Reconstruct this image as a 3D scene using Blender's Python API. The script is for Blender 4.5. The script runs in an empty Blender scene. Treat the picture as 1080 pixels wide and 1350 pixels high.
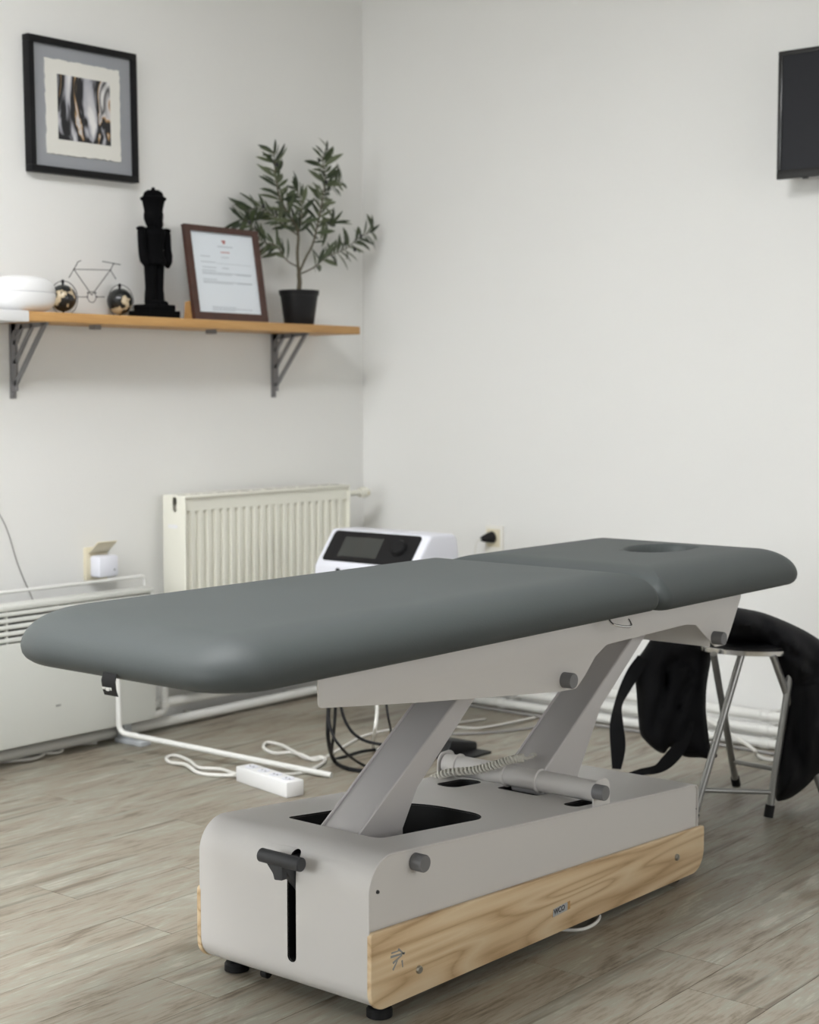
import bpy, bmesh, math, random
import numpy as np
from mathutils import Vector, Matrix, noise
from mathutils.geometry import delaunay_2d_cdt

# ------------------------------------------------------------ camera, world, light, exposure
scene = bpy.context.scene
COL = scene.collection
F = 2100.0; AZ = math.radians(39.2); PITCH = math.atan((675 - 515) / F); CAMH = 1.1
FW = np.array([math.cos(AZ) * math.cos(PITCH), math.sin(AZ) * math.cos(PITCH), -math.sin(PITCH)])
RT = np.array([math.sin(AZ), -math.cos(AZ), 0.0]); UP = np.cross(RT, FW); CAM = np.array([0, 0, CAMH])

cam_data = bpy.data.cameras.new('camera')
cam_data.sensor_fit = 'HORIZONTAL'; cam_data.sensor_width = 36.0
cam_data.lens = 36.0 * F / 1080.0
cam_data.clip_start = 0.05; cam_data.clip_end = 60
cam_data.dof.use_dof = True; cam_data.dof.focus_distance = 2.95; cam_data.dof.aperture_fstop = 6.3
cam = bpy.data.objects.new('camera', cam_data); COL.objects.link(cam)
cam.matrix_world = Matrix(((RT[0], UP[0], -FW[0], 0), (RT[1], UP[1], -FW[1], 0), (RT[2], UP[2], -FW[2], CAMH), (0, 0, 0, 1)))
scene.camera = cam

world = bpy.data.worlds.new('world'); scene.world = world; world.use_nodes = True
world.node_tree.nodes['Background'].inputs['Color'].default_value = (0.86, 0.93, 1.0, 1)
world.node_tree.nodes['Background'].inputs['Strength'].default_value = 1.0

vs = scene.view_settings
vs.view_transform = 'Standard'; vs.look = 'None'; vs.exposure = 0.0; vs.gamma = 1.0; vs.use_curve_mapping = False

YW, XW = 3.927, 4.54          # wall planes seen in the photo
XF, YB, ZC = -2.3, -2.3, 2.95   # walls behind the camera, ceiling

def area(name, loc, direction, sx, sy, power, color):
    l = bpy.data.lights.new(name, 'AREA'); l.shape = 'RECTANGLE'; l.size = sx; l.size_y = sy
    l.energy = power; l.color = color
    o = bpy.data.objects.new(name, l); COL.objects.link(o); o.location = loc
    o.rotation_euler = Vector(direction).to_track_quat('-Z', 'Y').to_euler()
    return o
# daylight entering by the window behind the camera, plus an added fill from the side
area('window_daylight', (XF - 0.16, 2.5, 1.45), (1, 0, -0.35), 2.0, 1.4, 31, (0.95, 0.985, 1.0)).data.spread = math.radians(110)
area('side_fill_light', (2.2, YB - 0.16, 1.45), (0, 1, -0.15), 2.6, 1.4, 21, (1.0, 0.985, 0.96)).data.spread = math.radians(120)
LAMP = 30.5                     # brightness of the ceiling lamp diffusers

# ------------------------------------------------------------ pixel helpers (photo frame 1080 x 1350)
def ray(px, py): return FW + RT * (px - 540) / F + UP * (675 - py) / F
def onz(px, py, z=0.0): d = ray(px, py); return CAM + d * (z - CAMH) / d[2]
def ony(px, py, y): d = ray(px, py); return CAM + d * y / d[1]
def onx(px, py, x): d = ray(px, py); return CAM + d * x / d[0]
def ond(px, py, dist): return CAM + ray(px, py) * dist

# ------------------------------------------------------------ object helpers
ORG = {}
def tag(o, label=None, cat=None, group=None, kind=None):
    if label: o['label'] = label
    if cat: o['category'] = cat
    if group: o['group'] = group
    if kind: o['kind'] = kind
    return o
def thing(name, loc, label, cat, group=None):
    o = bpy.data.objects.new(name, None); COL.objects.link(o); o.location = Vector(loc)
    o.empty_display_size = 0.05
    ORG[o.name] = Vector(loc)
    return tag(o, label, cat, group)
def obj(name, bm, mat, parent=None, smooth=40, origin=None):
    """link a bmesh given in world coordinates as one mesh object"""
    if parent is not None: org = ORG[parent.name]
    elif origin is not None: org = Vector(origin)
    else:
        vs_ = [v.co for v in bm.verts]
        org = Vector(((min(v.x for v in vs_) + max(v.x for v in vs_)) / 2, (min(v.y for v in vs_) + max(v.y for v in vs_)) / 2, min(v.z for v in vs_)))
    bmesh.ops.translate(bm, verts=bm.verts, vec=-org)
    bmesh.ops.recalc_face_normals(bm, faces=bm.faces)
    me = bpy.data.meshes.new(name)
    if smooth:
        lim = math.radians(smooth)
        for f in bm.faces: f.smooth = True
        for e in bm.edges:
            if len(e.link_faces) == 2 and e.calc_face_angle(0) > lim: e.smooth = False
    bm.to_mesh(me); bm.free()
    mats = mat if isinstance(mat, (list, tuple)) else [mat]
    for m in mats: me.materials.append(m)
    o = bpy.data.objects.new(name, me); COL.objects.link(o)
    if parent is not None:
        o.parent = parent
    else:
        o.location = org
    ORG[o.name] = org
    return o
def struct(name, bm, mat, smooth=40):
    o = obj(name, bm, mat, None, smooth); o['kind'] = 'structure'; return o

def bm_new(): return bmesh.new()
def box(bm, x0, x1, y0, y1, z0, z1, bev=0.0, seg=2):
    m = Matrix.Translation(((x0 + x1) / 2, (y0 + y1) / 2, (z0 + z1) / 2)) @ Matrix.Diagonal((abs(x1 - x0), abs(y1 - y0), abs(z1 - z0), 1))
    r = bmesh.ops.create_cube(bm, size=1.0, matrix=m)
    if bev > 0:
        es = list({e for v in r['verts'] for e in v.link_edges})
        bmesh.ops.bevel(bm, geom=es, offset=bev, segments=seg, profile=0.5, affect='EDGES')
    return bm
def bx(*a, **k): return box(bm_new(), *a, **k)
def prism(bm, pts, axis, lo, hi, bev=0.0, seg=2):
    """pts 2-D; axis 'x': (y,z), 'y': (x,z), 'z': (x,y), extruded lo..hi"""
    def mk(p, t):
        if axis == 'x': return (t, p[0], p[1])
        if axis == 'y': return (p[0], t, p[1])
        return (p[0], p[1], t)
    a = [bm.verts.new(mk(p, lo)) for p in pts]; b = [bm.verts.new(mk(p, hi)) for p in pts]
    n = len(pts)
    fs = [bm.faces.new(a), bm.faces.new(b[::-1])]
    caps = [e for f in fs for e in f.edges]
    for i in range(n):
        bm.faces.new((a[i], a[(i + 1) % n], b[(i + 1) % n], b[i]))
    bmesh.ops.recalc_face_normals(bm, faces=bm.faces)
    if bev > 0:
        bmesh.ops.bevel(bm, geom=caps, offset=bev, segments=seg, profile=0.5, affect='EDGES', clamp_overlap=True)
    return bm
def catmull(pts, sub=8, closed=False):
    P = [np.array(p, float) for p in pts]; n = len(P); out = []
    rng = range(n) if closed else range(n - 1)
    for i in rng:
        if closed: p0, p1, p2, p3 = P[(i - 1) % n], P[i], P[(i + 1) % n], P[(i + 2) % n]
        else: p0, p1, p2, p3 = P[max(i - 1, 0)], P[i], P[i + 1], P[min(i + 2, n - 1)]
        for k in range(sub):
            t = k / sub
            out.append(0.5 * ((2 * p1) + (-p0 + p2) * t + (2 * p0 - 5 * p1 + 4 * p2 - p3) * t * t + (-p0 + 3 * p1 - 3 * p2 + p3) * t ** 3))
    if not closed: out.append(P[-1])
    return out
def tube(bm, path, r, n=10, closed=False, cap=True):
    P = [Vector(p) for p in path]; m = len(P)
    rs = r if isinstance(r, (list, tuple)) else [r] * m
    tang = []
    for i in range(m):
        a = P[(i - 1) % m] if (closed or i > 0) else P[i]
        b = P[(i + 1) % m] if (closed or i < m - 1) else P[i]
        t = (b - a); t.normalize(); tang.append(t)
    ref = Vector((0, 0, 1)) if abs(tang[0].z) < 0.9 else Vector((1, 0, 0))
    u = tang[0].cross(ref).normalized(); rings = []
    for i in range(m):
        u = (u - tang[i] * u.dot(tang[i])).normalized(); w = tang[i].cross(u)
        rings.append([bm.verts.new(P[i] + (u * math.cos(2 * math.pi * k / n) + w * math.sin(2 * math.pi * k / n)) * rs[i]) for k in range(n)])
    for i in range(m if closed else m - 1):
        A, B = rings[i], rings[(i + 1) % m]
        for k in range(n): bm.faces.new((A[k], A[(k + 1) % n], B[(k + 1) % n], B[k]))
    if cap and not closed:
        bm.faces.new(rings[0][::-1]); bm.faces.new(rings[-1])
    return bm
def tb(path, r, **k): return tube(bm_new(), path, r, **k)
def fillet(pts, rad, seg=8):
    """polyline with rounded corners (3-D)"""
    P = [Vector(p) for p in pts]; out = [P[0]]
    for i in range(1, len(P) - 1):
        a = (P[i - 1] - P[i]); b = (P[i + 1] - P[i])
        d = min(rad, a.length * .49, b.length * .49); a.normalize(); b.normalize()
        s, e = P[i] + a * d, P[i] + b * d
        for k in range(seg + 1):
            t = k / seg
            out.append((1 - t) ** 2 * s + 2 * t * (1 - t) * P[i] + t * t * e)
    out.append(P[-1]); return out
def rpoly(pts, radii, seg=6):
    """2-D polygon with rounded corners"""
    n = len(pts); out = []
    rr = radii if isinstance(radii, (list, tuple)) else [radii] * n
    for i in range(n):
        p = np.array(pts[i], float); a = np.array(pts[i - 1], float) - p; b = np.array(pts[(i + 1) % n], float) - p
        la, lb = np.linalg.norm(a), np.linalg.norm(b); a /= la; b /= lb; r = rr[i]
        if r <= 1e-5: out.append(tuple(p)); continue
        ang = math.acos(max(-1, min(1, a @ b))); d = min(r / math.tan(ang / 2), la * .49, lb * .49); r2 = d * math.tan(ang / 2)
        bis = (a + b) / np.linalg.norm(a + b); c = p + bis * (r2 / math.sin(ang / 2))
        s = p + a * d - c; e = p + b * d - c
        a0 = math.atan2(s[1], s[0]); a1 = math.atan2(e[1], e[0]); da = (a1 - a0 + math.pi) % (2 * math.pi) - math.pi
        for k in range(seg + 1):
            t = a0 + da * k / seg; out.append((c[0] + r2 * math.cos(t), c[1] + r2 * math.sin(t)))
    return out
def inset(pts, d):
    """inset a convex polygon by moving its edges inwards"""
    n = len(pts); c = np.mean(np.array(pts, float), axis=0); L = []
    for i in range(n):
        p = np.array(pts[i], float); q = np.array(pts[(i + 1) % n], float); t = (q - p) / np.linalg.norm(q - p)
        nn = np.array([-t[1], t[0]])
        if nn @ (c - p) < 0: nn = -nn
        L.append((p + nn * d, t))
    out = []
    for i in range(n):
        (p, t), (q, s) = L[i - 1], L[i]
        k = np.linalg.solve(np.array([[t[0], -s[0]], [t[1], -s[1]]]), q - p); out.append(tuple(p + t * k[0]))
    return out
def lathe(bm, prof, c, axis='z', n=24, sy=1.0):
    """prof: (radius, height) list"""
    rings = []
    for r, h in prof:
        ring = []
        for k in range(n):
            a = 2 * math.pi * k / n; u, v = r * math.cos(a), r * sy * math.sin(a)
            co = (u, v, h) if axis == 'z' else ((u, h, v) if axis == 'y' else (h, u, v))
            ring.append(bm.verts.new((c[0] + co[0], c[1] + co[1], c[2] + co[2])))
        rings.append(ring)
    for A, B in zip(rings, rings[1:]):
        for k in range(n): bm.faces.new((A[k], A[(k + 1) % n], B[(k + 1) % n], B[k]))
    bm.faces.new(rings[0]); bm.faces.new(rings[-1])
    return bm
def lt(*a, **k): return lathe(bm_new(), *a, **k)
def sphere(bm, c, r, sc=(1, 1, 1), u=20, v=14):
    bmesh.ops.create_uvsphere(bm, u_segments=u, v_segments=v, radius=r, matrix=Matrix.Translation(c) @ Matrix.Diagonal((*sc, 1)))
    return bm
def join(*bms):
    a = bms[0]
    for b in bms[1:]:
        me = bpy.data.meshes.new('t'); b.to_mesh(me); b.free(); a.from_mesh(me); bpy.data.meshes.remove(me)
    return a
def boolean(o, cutters):
    """subtract bmesh cutters (world coordinates, cut faces = last material) from mesh object o"""
    tmp = []
    for bm, mat in cutters:
        bmesh.ops.translate(bm, verts=bm.verts, vec=-ORG[o.name]); bmesh.ops.recalc_face_normals(bm, faces=bm.faces)
        me = bpy.data.meshes.new('cut'); bm.to_mesh(me); bm.free(); me.materials.append(mat)
        c = bpy.data.objects.new('cut', me); COL.objects.link(c); c.matrix_world = Matrix.Translation(ORG[o.name])
        m = o.modifiers.new('b', 'BOOLEAN'); m.operation = 'DIFFERENCE'; m.object = c; m.solver = 'EXACT'; m.material_mode = 'TRANSFER'
        tmp.append(c)
    bpy.context.view_layer.update()
    dg = bpy.context.evaluated_depsgraph_get()
    new = bpy.data.meshes.new_from_object(o.evaluated_get(dg))
    o.modifiers.clear(); o.data = new
    for c in tmp: bpy.data.objects.remove(c)
    return o
def text_obj(name, body, size, mat, parent, origin, ex, ey, depth=0.0006, bold=0.0):
    """lettering as a thin mesh: origin = world point of its lower-left, ex/ey = world axes of the writing"""
    cu = bpy.data.curves.new('t', 'FONT'); cu.body = body; cu.size = size; cu.extrude = depth; cu.offset = bold
    t = bpy.data.objects.new('t', cu); COL.objects.link(t); bpy.context.view_layer.update()
    me = bpy.data.meshes.new_from_object(t.evaluated_get(bpy.context.evaluated_depsgraph_get()))
    bpy.data.objects.remove(t)
    bm = bm_new(); bm.from_mesh(me); bpy.data.meshes.remove(me)
    ex, ey = Vector(ex).normalized(), Vector(ey).normalized(); ez = ex.cross(ey)
    M = Matrix(((ex.x, ey.x, ez.x, origin[0]), (ex.y, ey.y, ez.y, origin[1]), (ex.z, ey.z, ez.z, origin[2]), (0, 0, 0, 1)))
    bmesh.ops.transform(bm, matrix=M, verts=bm.verts)
    return obj(name, bm, mat, parent)

# ------------------------------------------------------------ materials
def mat(name, color, rough=0.5, metal=0.0, bump=None, spec=0.5, var=None, coat=0.0):
    m = bpy.data.materials.new(name); m.use_nodes = True; nt = m.node_tree; b = nt.nodes['Principled BSDF']
    b.inputs['Base Color'].default_value = (*color, 1); b.inputs['Roughness'].default_value = rough
    b.inputs['Metallic'].default_value = metal; b.inputs['Specular IOR Level'].default_value = spec
    b.inputs['Coat Weight'].default_value = coat
    tc = nt.nodes.new('ShaderNodeTexCoord')
    if var:       # (scale, amount) soft colour variation
        n = nt.nodes.new('ShaderNodeTexNoise'); n.inputs['Scale'].default_value = var[0]; n.inputs['Detail'].default_value = 4
        nt.links.new(tc.outputs['Object'], n.inputs['Vector'])
        mx = nt.nodes.new('ShaderNodeMixRGB'); mx.blend_type = 'MULTIPLY'; mx.inputs['Fac'].default_value = 1
        mr = nt.nodes.new('ShaderNodeMapRange'); mr.inputs['From Min'].default_value = .3; mr.inputs['From Max'].default_value = .7
        mr.inputs['To Min'].default_value = 1 - var[1]; mr.inputs['To Max'].default_value = 1 + var[1]
        nt.links.new(n.outputs['Fac'], mr.inputs['Value']); mx.inputs['Color1'].default_value = (*color, 1)
        nt.links.new(mr.outputs['Result'], mx.inputs['Color2']); nt.links.new(mx.outputs['Color'], b.inputs['Base Color'])
    if bump:      # (scale, strength)
        n = nt.nodes.new('ShaderNodeTexNoise'); n.inputs['Scale'].default_value = bump[0]; n.inputs['Detail'].default_value = 3
        nt.links.new(tc.outputs['Object'], n.inputs['Vector'])
        bp = nt.nodes.new('ShaderNodeBump'); bp.inputs['Strength'].default_value = bump[1]; bp.inputs['Distance'].default_value = .002
        nt.links.new(n.outputs['Fac'], bp.inputs['Height']); nt.links.new(bp.outputs['Normal'], b.inputs['Normal'])
    return m
def ramp(nt, stops):
    r = nt.nodes.new('ShaderNodeValToRGB'); e = r.color_ramp.elements
    while len(e) < len(stops): e.new(0.5)
    for i, (p, c) in enumerate(stops): e[i].position = p; e[i].color = (*c, 1)
    return r
def wood(name, stops, stretch, wscale, dist, rough, rand=False, fine=0.3, rings=0.0, streak=None):
    """grain along X: distorted rings plus fine fibres; rand = every object gets its own piece of the pattern"""
    m = bpy.data.materials.new(name); m.use_nodes = True; nt = m.node_tree; b = nt.nodes['Principled BSDF']; L = nt.links.new
    tc = nt.nodes.new('ShaderNodeTexCoord'); mp = nt.nodes.new('ShaderNodeMapping'); mp.inputs['Scale'].default_value = stretch
    L(tc.outputs['Object'], mp.inputs['Vector']); vec = mp.outputs['Vector']
    if rand:
        oi = nt.nodes.new('ShaderNodeObjectInfo'); mu = nt.nodes.new('ShaderNodeMath'); mu.operation = 'MULTIPLY'; mu.inputs[1].default_value = 57.3
        L(oi.outputs['Random'], mu.inputs[0]); cb = nt.nodes.new('ShaderNodeCombineXYZ'); L(mu.outputs[0], cb.inputs['X']); L(mu.outputs[0], cb.inputs['Y'])
        ad = nt.nodes.new('ShaderNodeVectorMath'); L(vec, ad.inputs[0]); L(cb.outputs[0], ad.inputs[1]); vec = ad.outputs[0]
    n1 = nt.nodes.new('ShaderNodeTexNoise'); n1.inputs['Scale'].default_value = wscale; n1.inputs['Detail'].default_value = 5; n1.inputs['Roughness'].default_value = .6
    n1.inputs['Distortion'].default_value = dist; L(vec, n1.inputs['Vector'])
    n1out = n1.outputs['Fac']
    if rings:      # contour lines of a stretched soft noise: cathedral grain
        n1.inputs['Detail'].default_value = 1.2
        ml = nt.nodes.new('ShaderNodeMath'); ml.operation = 'MULTIPLY'; ml.inputs[1].default_value = rings; L(n1out, ml.inputs[0])
        pg_ = nt.nodes.new('ShaderNodeMath'); pg_.operation = 'PINGPONG'; pg_.inputs[1].default_value = 1.0; L(ml.outputs[0], pg_.inputs[0]); n1out = pg_.outputs[0]
    n2 = nt.nodes.new('ShaderNodeTexNoise'); n2.inputs['Scale'].default_value = wscale * 9; n2.inputs['Detail'].default_value = 6; n2.inputs['Roughness'].default_value = .7
    mp2 = nt.nodes.new('ShaderNodeMapping'); mp2.inputs['Scale'].default_value = (.55, 1.5, 1.5); L(vec, mp2.inputs['Vector']); L(mp2.outputs[0], n2.inputs['Vector'])
    mx = nt.nodes.new('ShaderNodeMixRGB'); mx.inputs['Fac'].default_value = fine; L(n1out, mx.inputs['Color1']); L(n2.outputs['Fac'], mx.inputs['Color2'])
    r = ramp(nt, stops); L(mx.outputs[0], r.inputs['Fac'])
    out = r.outputs['Color']
    if rand:
        hs = nt.nodes.new('ShaderNodeHueSaturation'); mr = nt.nodes.new('ShaderNodeMapRange'); mr.inputs['To Min'].default_value = .97; mr.inputs['To Max'].default_value = 1.03
        L(oi.outputs['Random'], mr.inputs['Value']); L(mr.outputs[0], hs.inputs['Value']); L(out, hs.inputs['Color']); out = hs.outputs['Color']
    if streak:     # dark drawn-out cracks and knots
        mp3 = nt.nodes.new('ShaderNodeMapping'); mp3.inputs['Scale'].default_value = streak; L(vec, mp3.inputs['Vector'])
        n3 = nt.nodes.new('ShaderNodeTexNoise'); n3.inputs['Scale'].default_value = wscale; n3.inputs['Detail'].default_value = 3; n3.inputs['Distortion'].default_value = .5; L(mp3.outputs[0], n3.inputs['Vector'])
        r3 = ramp(nt, [(.57, (1, 1, 1)), (.68, (.55, .52, .49))]); L(n3.outputs['Fac'], r3.inputs['Fac'])
        vo = nt.nodes.new('ShaderNodeTexVoronoi'); vo.inputs['Scale'].default_value = 1.0; mp4 = nt.nodes.new('ShaderNodeMapping'); mp4.inputs['Scale'].default_value = (1.3, .55, .55); L(vec, mp4.inputs['Vector']); L(mp4.outputs[0], vo.inputs['Vector'])
        r4 = ramp(nt, [(.0, (.55, .52, .48)), (.07, (.72, .70, .66)), (.12, (1, 1, 1))]); L(vo.outputs['Distance'], r4.inputs['Fac'])
        for rr_ in (r3, r4):
            mm = nt.nodes.new('ShaderNodeMixRGB'); mm.blend_type = 'MULTIPLY'; mm.inputs['Fac'].default_value = 1; L(out, mm.inputs['Color1']); L(rr_.outputs['Color'], mm.inputs['Color2']); out = mm.outputs[0]
    L(out, b.inputs['Base Color']); b.inputs['Roughness'].default_value = rough
    bp = nt.nodes.new('ShaderNodeBump'); bp.inputs['Strength'].default_value = .12; bp.inputs['Distance'].default_value = .002
    L(n2.outputs['Fac'], bp.inputs['Height']); L(bp.outputs['Normal'], b.inputs['Normal'])
    return m

M = {}
M['wall'] = mat('wall_paint', (.80, .797, .775), .85, bump=(35, .15), var=(1.2, .012))
M['ceiling'] = mat('ceiling_paint', (.62, .595, .55), .9)
M['metal'] = mat('powder_coated_metal', (.635, .615, .595), .40, bump=(900, .05))
M['metal_arm'] = mat('satin_arm_metal', (.58, .56, .555), .32, .2)
M['vinyl'] = mat('grey_vinyl', (.060, .0685, .068), .56, spec=.32, bump=(260, .10), var=(5, .03))
M['dark'] = mat('black_cut_face', (.008, .008, .008), .6)  # even black for the cut faces of openings and for pin holes
M['black'] = mat('black_plastic', (.010, .010, .011), .5, spec=.25)
M['pedal'] = mat('charcoal_rubber', (.035, .036, .04), .55)
M['knob'] = mat('grey_plastic_knob', (.17, .17, .175), .5)
M['steel'] = mat('brushed_steel', (.45, .44, .40), .3, .9)
M['chrome'] = mat('chrome', (.75, .75, .75), .12, 1.0)
M['tubegrey'] = mat('silver_lacquered_tube', (.36, .36, .35), .3, .6)
M['white'] = mat('white_plastic', (.80, .80, .80), .35)
M['white_cool'] = mat('cool_white_plastic', (.78, .79, .86), .35)
M['white_metal'] = mat('white_enamel', (.74, .74, .71), .32)
M['rad'] = mat('cream_white_enamel', (.80, .79, .70), .35)
M['heater'] = mat('heater_enamel', (.66, .67, .63), .4)
M['heater_in'] = mat('heater_inside', (.10, .10, .10), .6)
M['cable_white'] = mat('white_cable', (.74, .73, .69), .45)
M['cable_grey'] = mat('grey_cable', (.30, .29, .28), .5)
M['cord'] = mat('coiled_cord', (.60, .58, .52), .5)
M['outlet'] = mat('cream_outlet', (.72, .66, .50), .4)
M['outlet_w'] = mat('white_outlet', (.82, .80, .74), .4)
M['bracket'] = mat('grey_bracket', (.22, .215, .22), .5)
M['footgrey'] = mat('grey_foot', (.42, .44, .46), .4)
M['cloth'] = mat('black_cloth', (.0045, .0045, .006), .75, bump=(400, .25), spec=.22)
M['strap'] = mat('black_strap', (.006, .006, .007), .8, bump=(700, .3), spec=.2)
M['mahogany'] = mat('dark_red_wood', (.060, .022, .014), .35, var=(40, .15))
M['paper'] = mat('certificate_paper', (.74, .79, .84), .5)
M['ink'] = mat('grey_ink', (.42, .46, .50), .6)
M['red'] = mat('red_ink', (.45, .14, .13), .6)
M['frame_black'] = mat('black_frame', (.005, .005, .006), .5, spec=.25)
M['mount'] = mat('grey_mount', (.30, .31, .33), .7)
M['cream_paper'] = mat('deckled_paper', (.72, .71, .66), .8, bump=(120, .2))
M['screen'] = mat('screen_glass', (.020, .021, .025), .25, spec=.2)
M['tvbezel'] = mat('tv_bezel', (.018, .018, .018), .25)
M['lcd'] = mat('display_glass', (.055, .060, .058), .2)
M['bark'] = mat('olive_bark', (.10, .085, .055), .8, bump=(90, .5))
M['olive'] = mat('black_olive', (.010, .009, .012), .3)
M['matte_black'] = mat('matte_black_paint', (.002, .002, .0025), .8, spec=.08)
M['wire'] = mat('thin_black_wire', (.05, .05, .055), .4, .5)
M['logo'] = mat('engraved_grey', (.30, .30, .29), .5)
M['soil'] = mat('soil', (.03, .022, .015), .9)
M['oak'] = wood('oak_veneer', [(.16, (.44, .285, .145)), (.32, (.60, .425, .245)), (.50, (.70, .525, .32)), (.78, (.75, .595, .39))], (.9, 8.5, 8.5), 1.2, .5, .45, fine=.45, rings=17)
M['shelf'] = wood('shelf_wood', [(.3, (.38, .19, .06)), (.5, (.52, .29, .10)), (.7, (.60, .36, .15))], (1.5, 14, 14), 1.4, .6, .5)
M['plank'] = wood('vinyl_plank', [(.36, (.130, .104, .074)), (.43, (.225, .192, .145)), (.49, (.295, .258, .205)), (.545, (.280, .272, .222)), (.62, (.39, .365, .305))], (1.5, 6, 6), 1.6, 1.7, .46, rand=True, fine=.45, streak=(.55, 2.6, 2.6))
M['lamp'] = mat('lamp_diffuser', (.9, .9, .9), .5)
_b = M['lamp'].node_tree.nodes['Principled BSDF']; _b.inputs['Emission Color'].default_value = (.97, .985, 1.0, 1); _b.inputs['Emission Strength'].default_value = LAMP
M['gap'] = mat('floor_joint', (.08, .068, .052), .8)
def leaf_mat(name, c):
    return mat(name, c, .45, var=(30, .25))
M['leafs'] = [leaf_mat('olive_leaf_dark', (.028, .042, .018)), leaf_mat('olive_leaf', (.055, .075, .032)), leaf_mat('olive_leaf_pale', (.105, .125, .065))]
def globe_mat():
    m = mat('globe_print', (.02, .02, .02), .25); nt = m.node_tree; b = nt.nodes['Principled BSDF']
    tc = nt.nodes.new('ShaderNodeTexCoord'); n = nt.nodes.new('ShaderNodeTexNoise'); n.inputs['Scale'].default_value = 17; n.inputs['Detail'].default_value = 3
    nt.links.new(tc.outputs['Object'], n.inputs['Vector'])
    r = ramp(nt, [(.0, (.012, .014, .014)), (.57, (.014, .016, .016)), (.59, (.55, .45, .30)), (.72, (.72, .66, .48))]); nt.links.new(n.outputs['Fac'], r.inputs['Fac'])
    nt.links.new(r.outputs['Color'], b.inputs['Base Color']); return m
M['globe'] = globe_mat()
def art_mat():
    m = mat('abstract_print', (.5, .5, .5), .6); nt = m.node_tree; b = nt.nodes['Principled BSDF']; L = nt.links.new
    tc = nt.nodes.new('ShaderNodeTexCoord'); mp = nt.nodes.new('ShaderNodeMapping'); mp.inputs['Rotation'].default_value = (0, math.radians(24), 0); mp.inputs['Scale'].default_value = (1.0, 1, .45)
    L(tc.outputs['Object'], mp.inputs['Vector'])
    w = nt.nodes.new('ShaderNodeTexNoise'); w.inputs['Scale'].default_value = 9; w.inputs['Distortion'].default_value = 1.6; w.inputs['Detail'].default_value = 3; L(mp.outputs[0], w.inputs['Vector'])
    r = ramp(nt, [(.30, (.75, .74, .73)), (.40, (.40, .40, .44)), (.455, (.012, .012, .014)), (.52, (.012, .012, .014)), (.545, (.45, .28, .13)), (.57, (.62, .60, .60)), (.63, (.03, .03, .035)), (.70, (.70, .69, .68))])
    L(w.outputs['Fac'], r.inputs['Fac']); L(r.outputs['Color'], b.inputs['Base Color']); return m
M['art'] = art_mat()
def glass_mat():
    m = mat('picture_glass', (1, 1, 1), .03); b = m.node_tree.nodes['Principled BSDF']; b.inputs['Transmission Weight'].default_value = 1; b.inputs['IOR'].default_value = 1.2
    return m

# ------------------------------------------------------------ the room
random.seed(4)
T = .15
floor = struct('floor', bx(XF - T, XW + T, YB - T, YW + T, -.12, -.004), M['gap'])
# individual floor planks, joints running away from the window wall
PWID, PLEN = .16, 1.22
def plank_mesh(w, l):
    bm = bx(0, l, 0, w, -.004, .0)
    me = bpy.data.meshes.new('plank'); bm.to_mesh(me); bm.free(); me.materials.append(M['plank']); return me
full = plank_mesh(PWID - .0012, PLEN - .0012)
y_lines = []; y = 2.853
while y > YB: y -= PWID
known = {2.693: 2.165, 2.373: 2.145, 1.413: 2.69, 1.253: 2.545}
y0 = y; k = 0
while y0 + k * PWID < YW:
    ya = y0 + k * PWID; k += 1
    x = XF - random.uniform(0, PLEN)
    for ky, kx in known.items():
        if abs(ya - ky) < .02: x = kx - PLEN * 5
    while x + PLEN < XF: x += PLEN
    while x < XW:
        xa, xb, yb0, yb1 = max(x, XF), min(x + PLEN, XW), max(ya, YB), min(ya + PWID, YW)
        if xb - xa > .01 and yb1 - yb0 > .005:
            whole = (xb - xa) > PLEN - .001 and (yb1 - yb0) > PWID - .001
            o = bpy.data.objects.new('plank', full if whole else plank_mesh(yb1 - yb0 - .0012, xb - xa - .0012)); COL.objects.link(o)
            o.parent = floor; o.location = Vector((xa, yb0, 0)) - ORG[floor.name]
        x += PLEN
struct('ceiling', bx(XF - T, XW + T, YB - T, YW + T, ZC, ZC + .12), M['ceiling'])
struct('wall_left', bx(XF - T, XW + T, YW, YW + T, 0, ZC), M['wall'])
struct('wall_right', bx(XW, XW + T, YB, YW, 0, ZC), M['wall'])
def wall_with_window(name, win, axis, lo, hi, a0, a1, w0, w1, z0, z1):
    bm = bm_new()
    def b(p0, p1, q0, q1):
        if axis == 'x': box(bm, lo, hi, p0, p1, q0, q1)
        else: box(bm, p0, p1, lo, hi, q0, q1)
    b(a0, w0, 0, ZC); b(w1, a1, 0, ZC); b(w0, w1, 0, z0); b(w0, w1, z1, ZC)
    struct(name, bm, M['wall'])
    f = bm_new(); m = (lo + hi) / 2; d = .03
    def c(p0, p1, q0, q1):
        if axis == 'x': box(f, m - d, m + d, p0, p1, q0, q1, .004)
        else: box(f, p0, p1, m - d, m + d, q0, q1, .004)
    c(w0, w0 + .06, z0, z1); c(w1 - .06, w1, z0, z1); c(w0 + .06, w1 - .06, z0, z0 + .06); c(w0 + .06, w1 - .06, z1 - .06, z1)
    for t in (1 / 3, 2 / 3):
        p = w0 + (w1 - w0) * t; c(p - .03, p + .03, z0 + .06, z1 - .06)
    struct(win, f, M['white'])
wall_with_window('wall_front', 'window_1', 'x', XF - T, XF, YB, YW, 1.4, 3.6, .75, 2.15)
wall_with_window('wall_back', 'fill_window', 'y', YB - T, YB, XF - T, XW + T, .85, 3.55, .75, 2.15)  # unseen opening and frame added in this wall to pass the side fill
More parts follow.
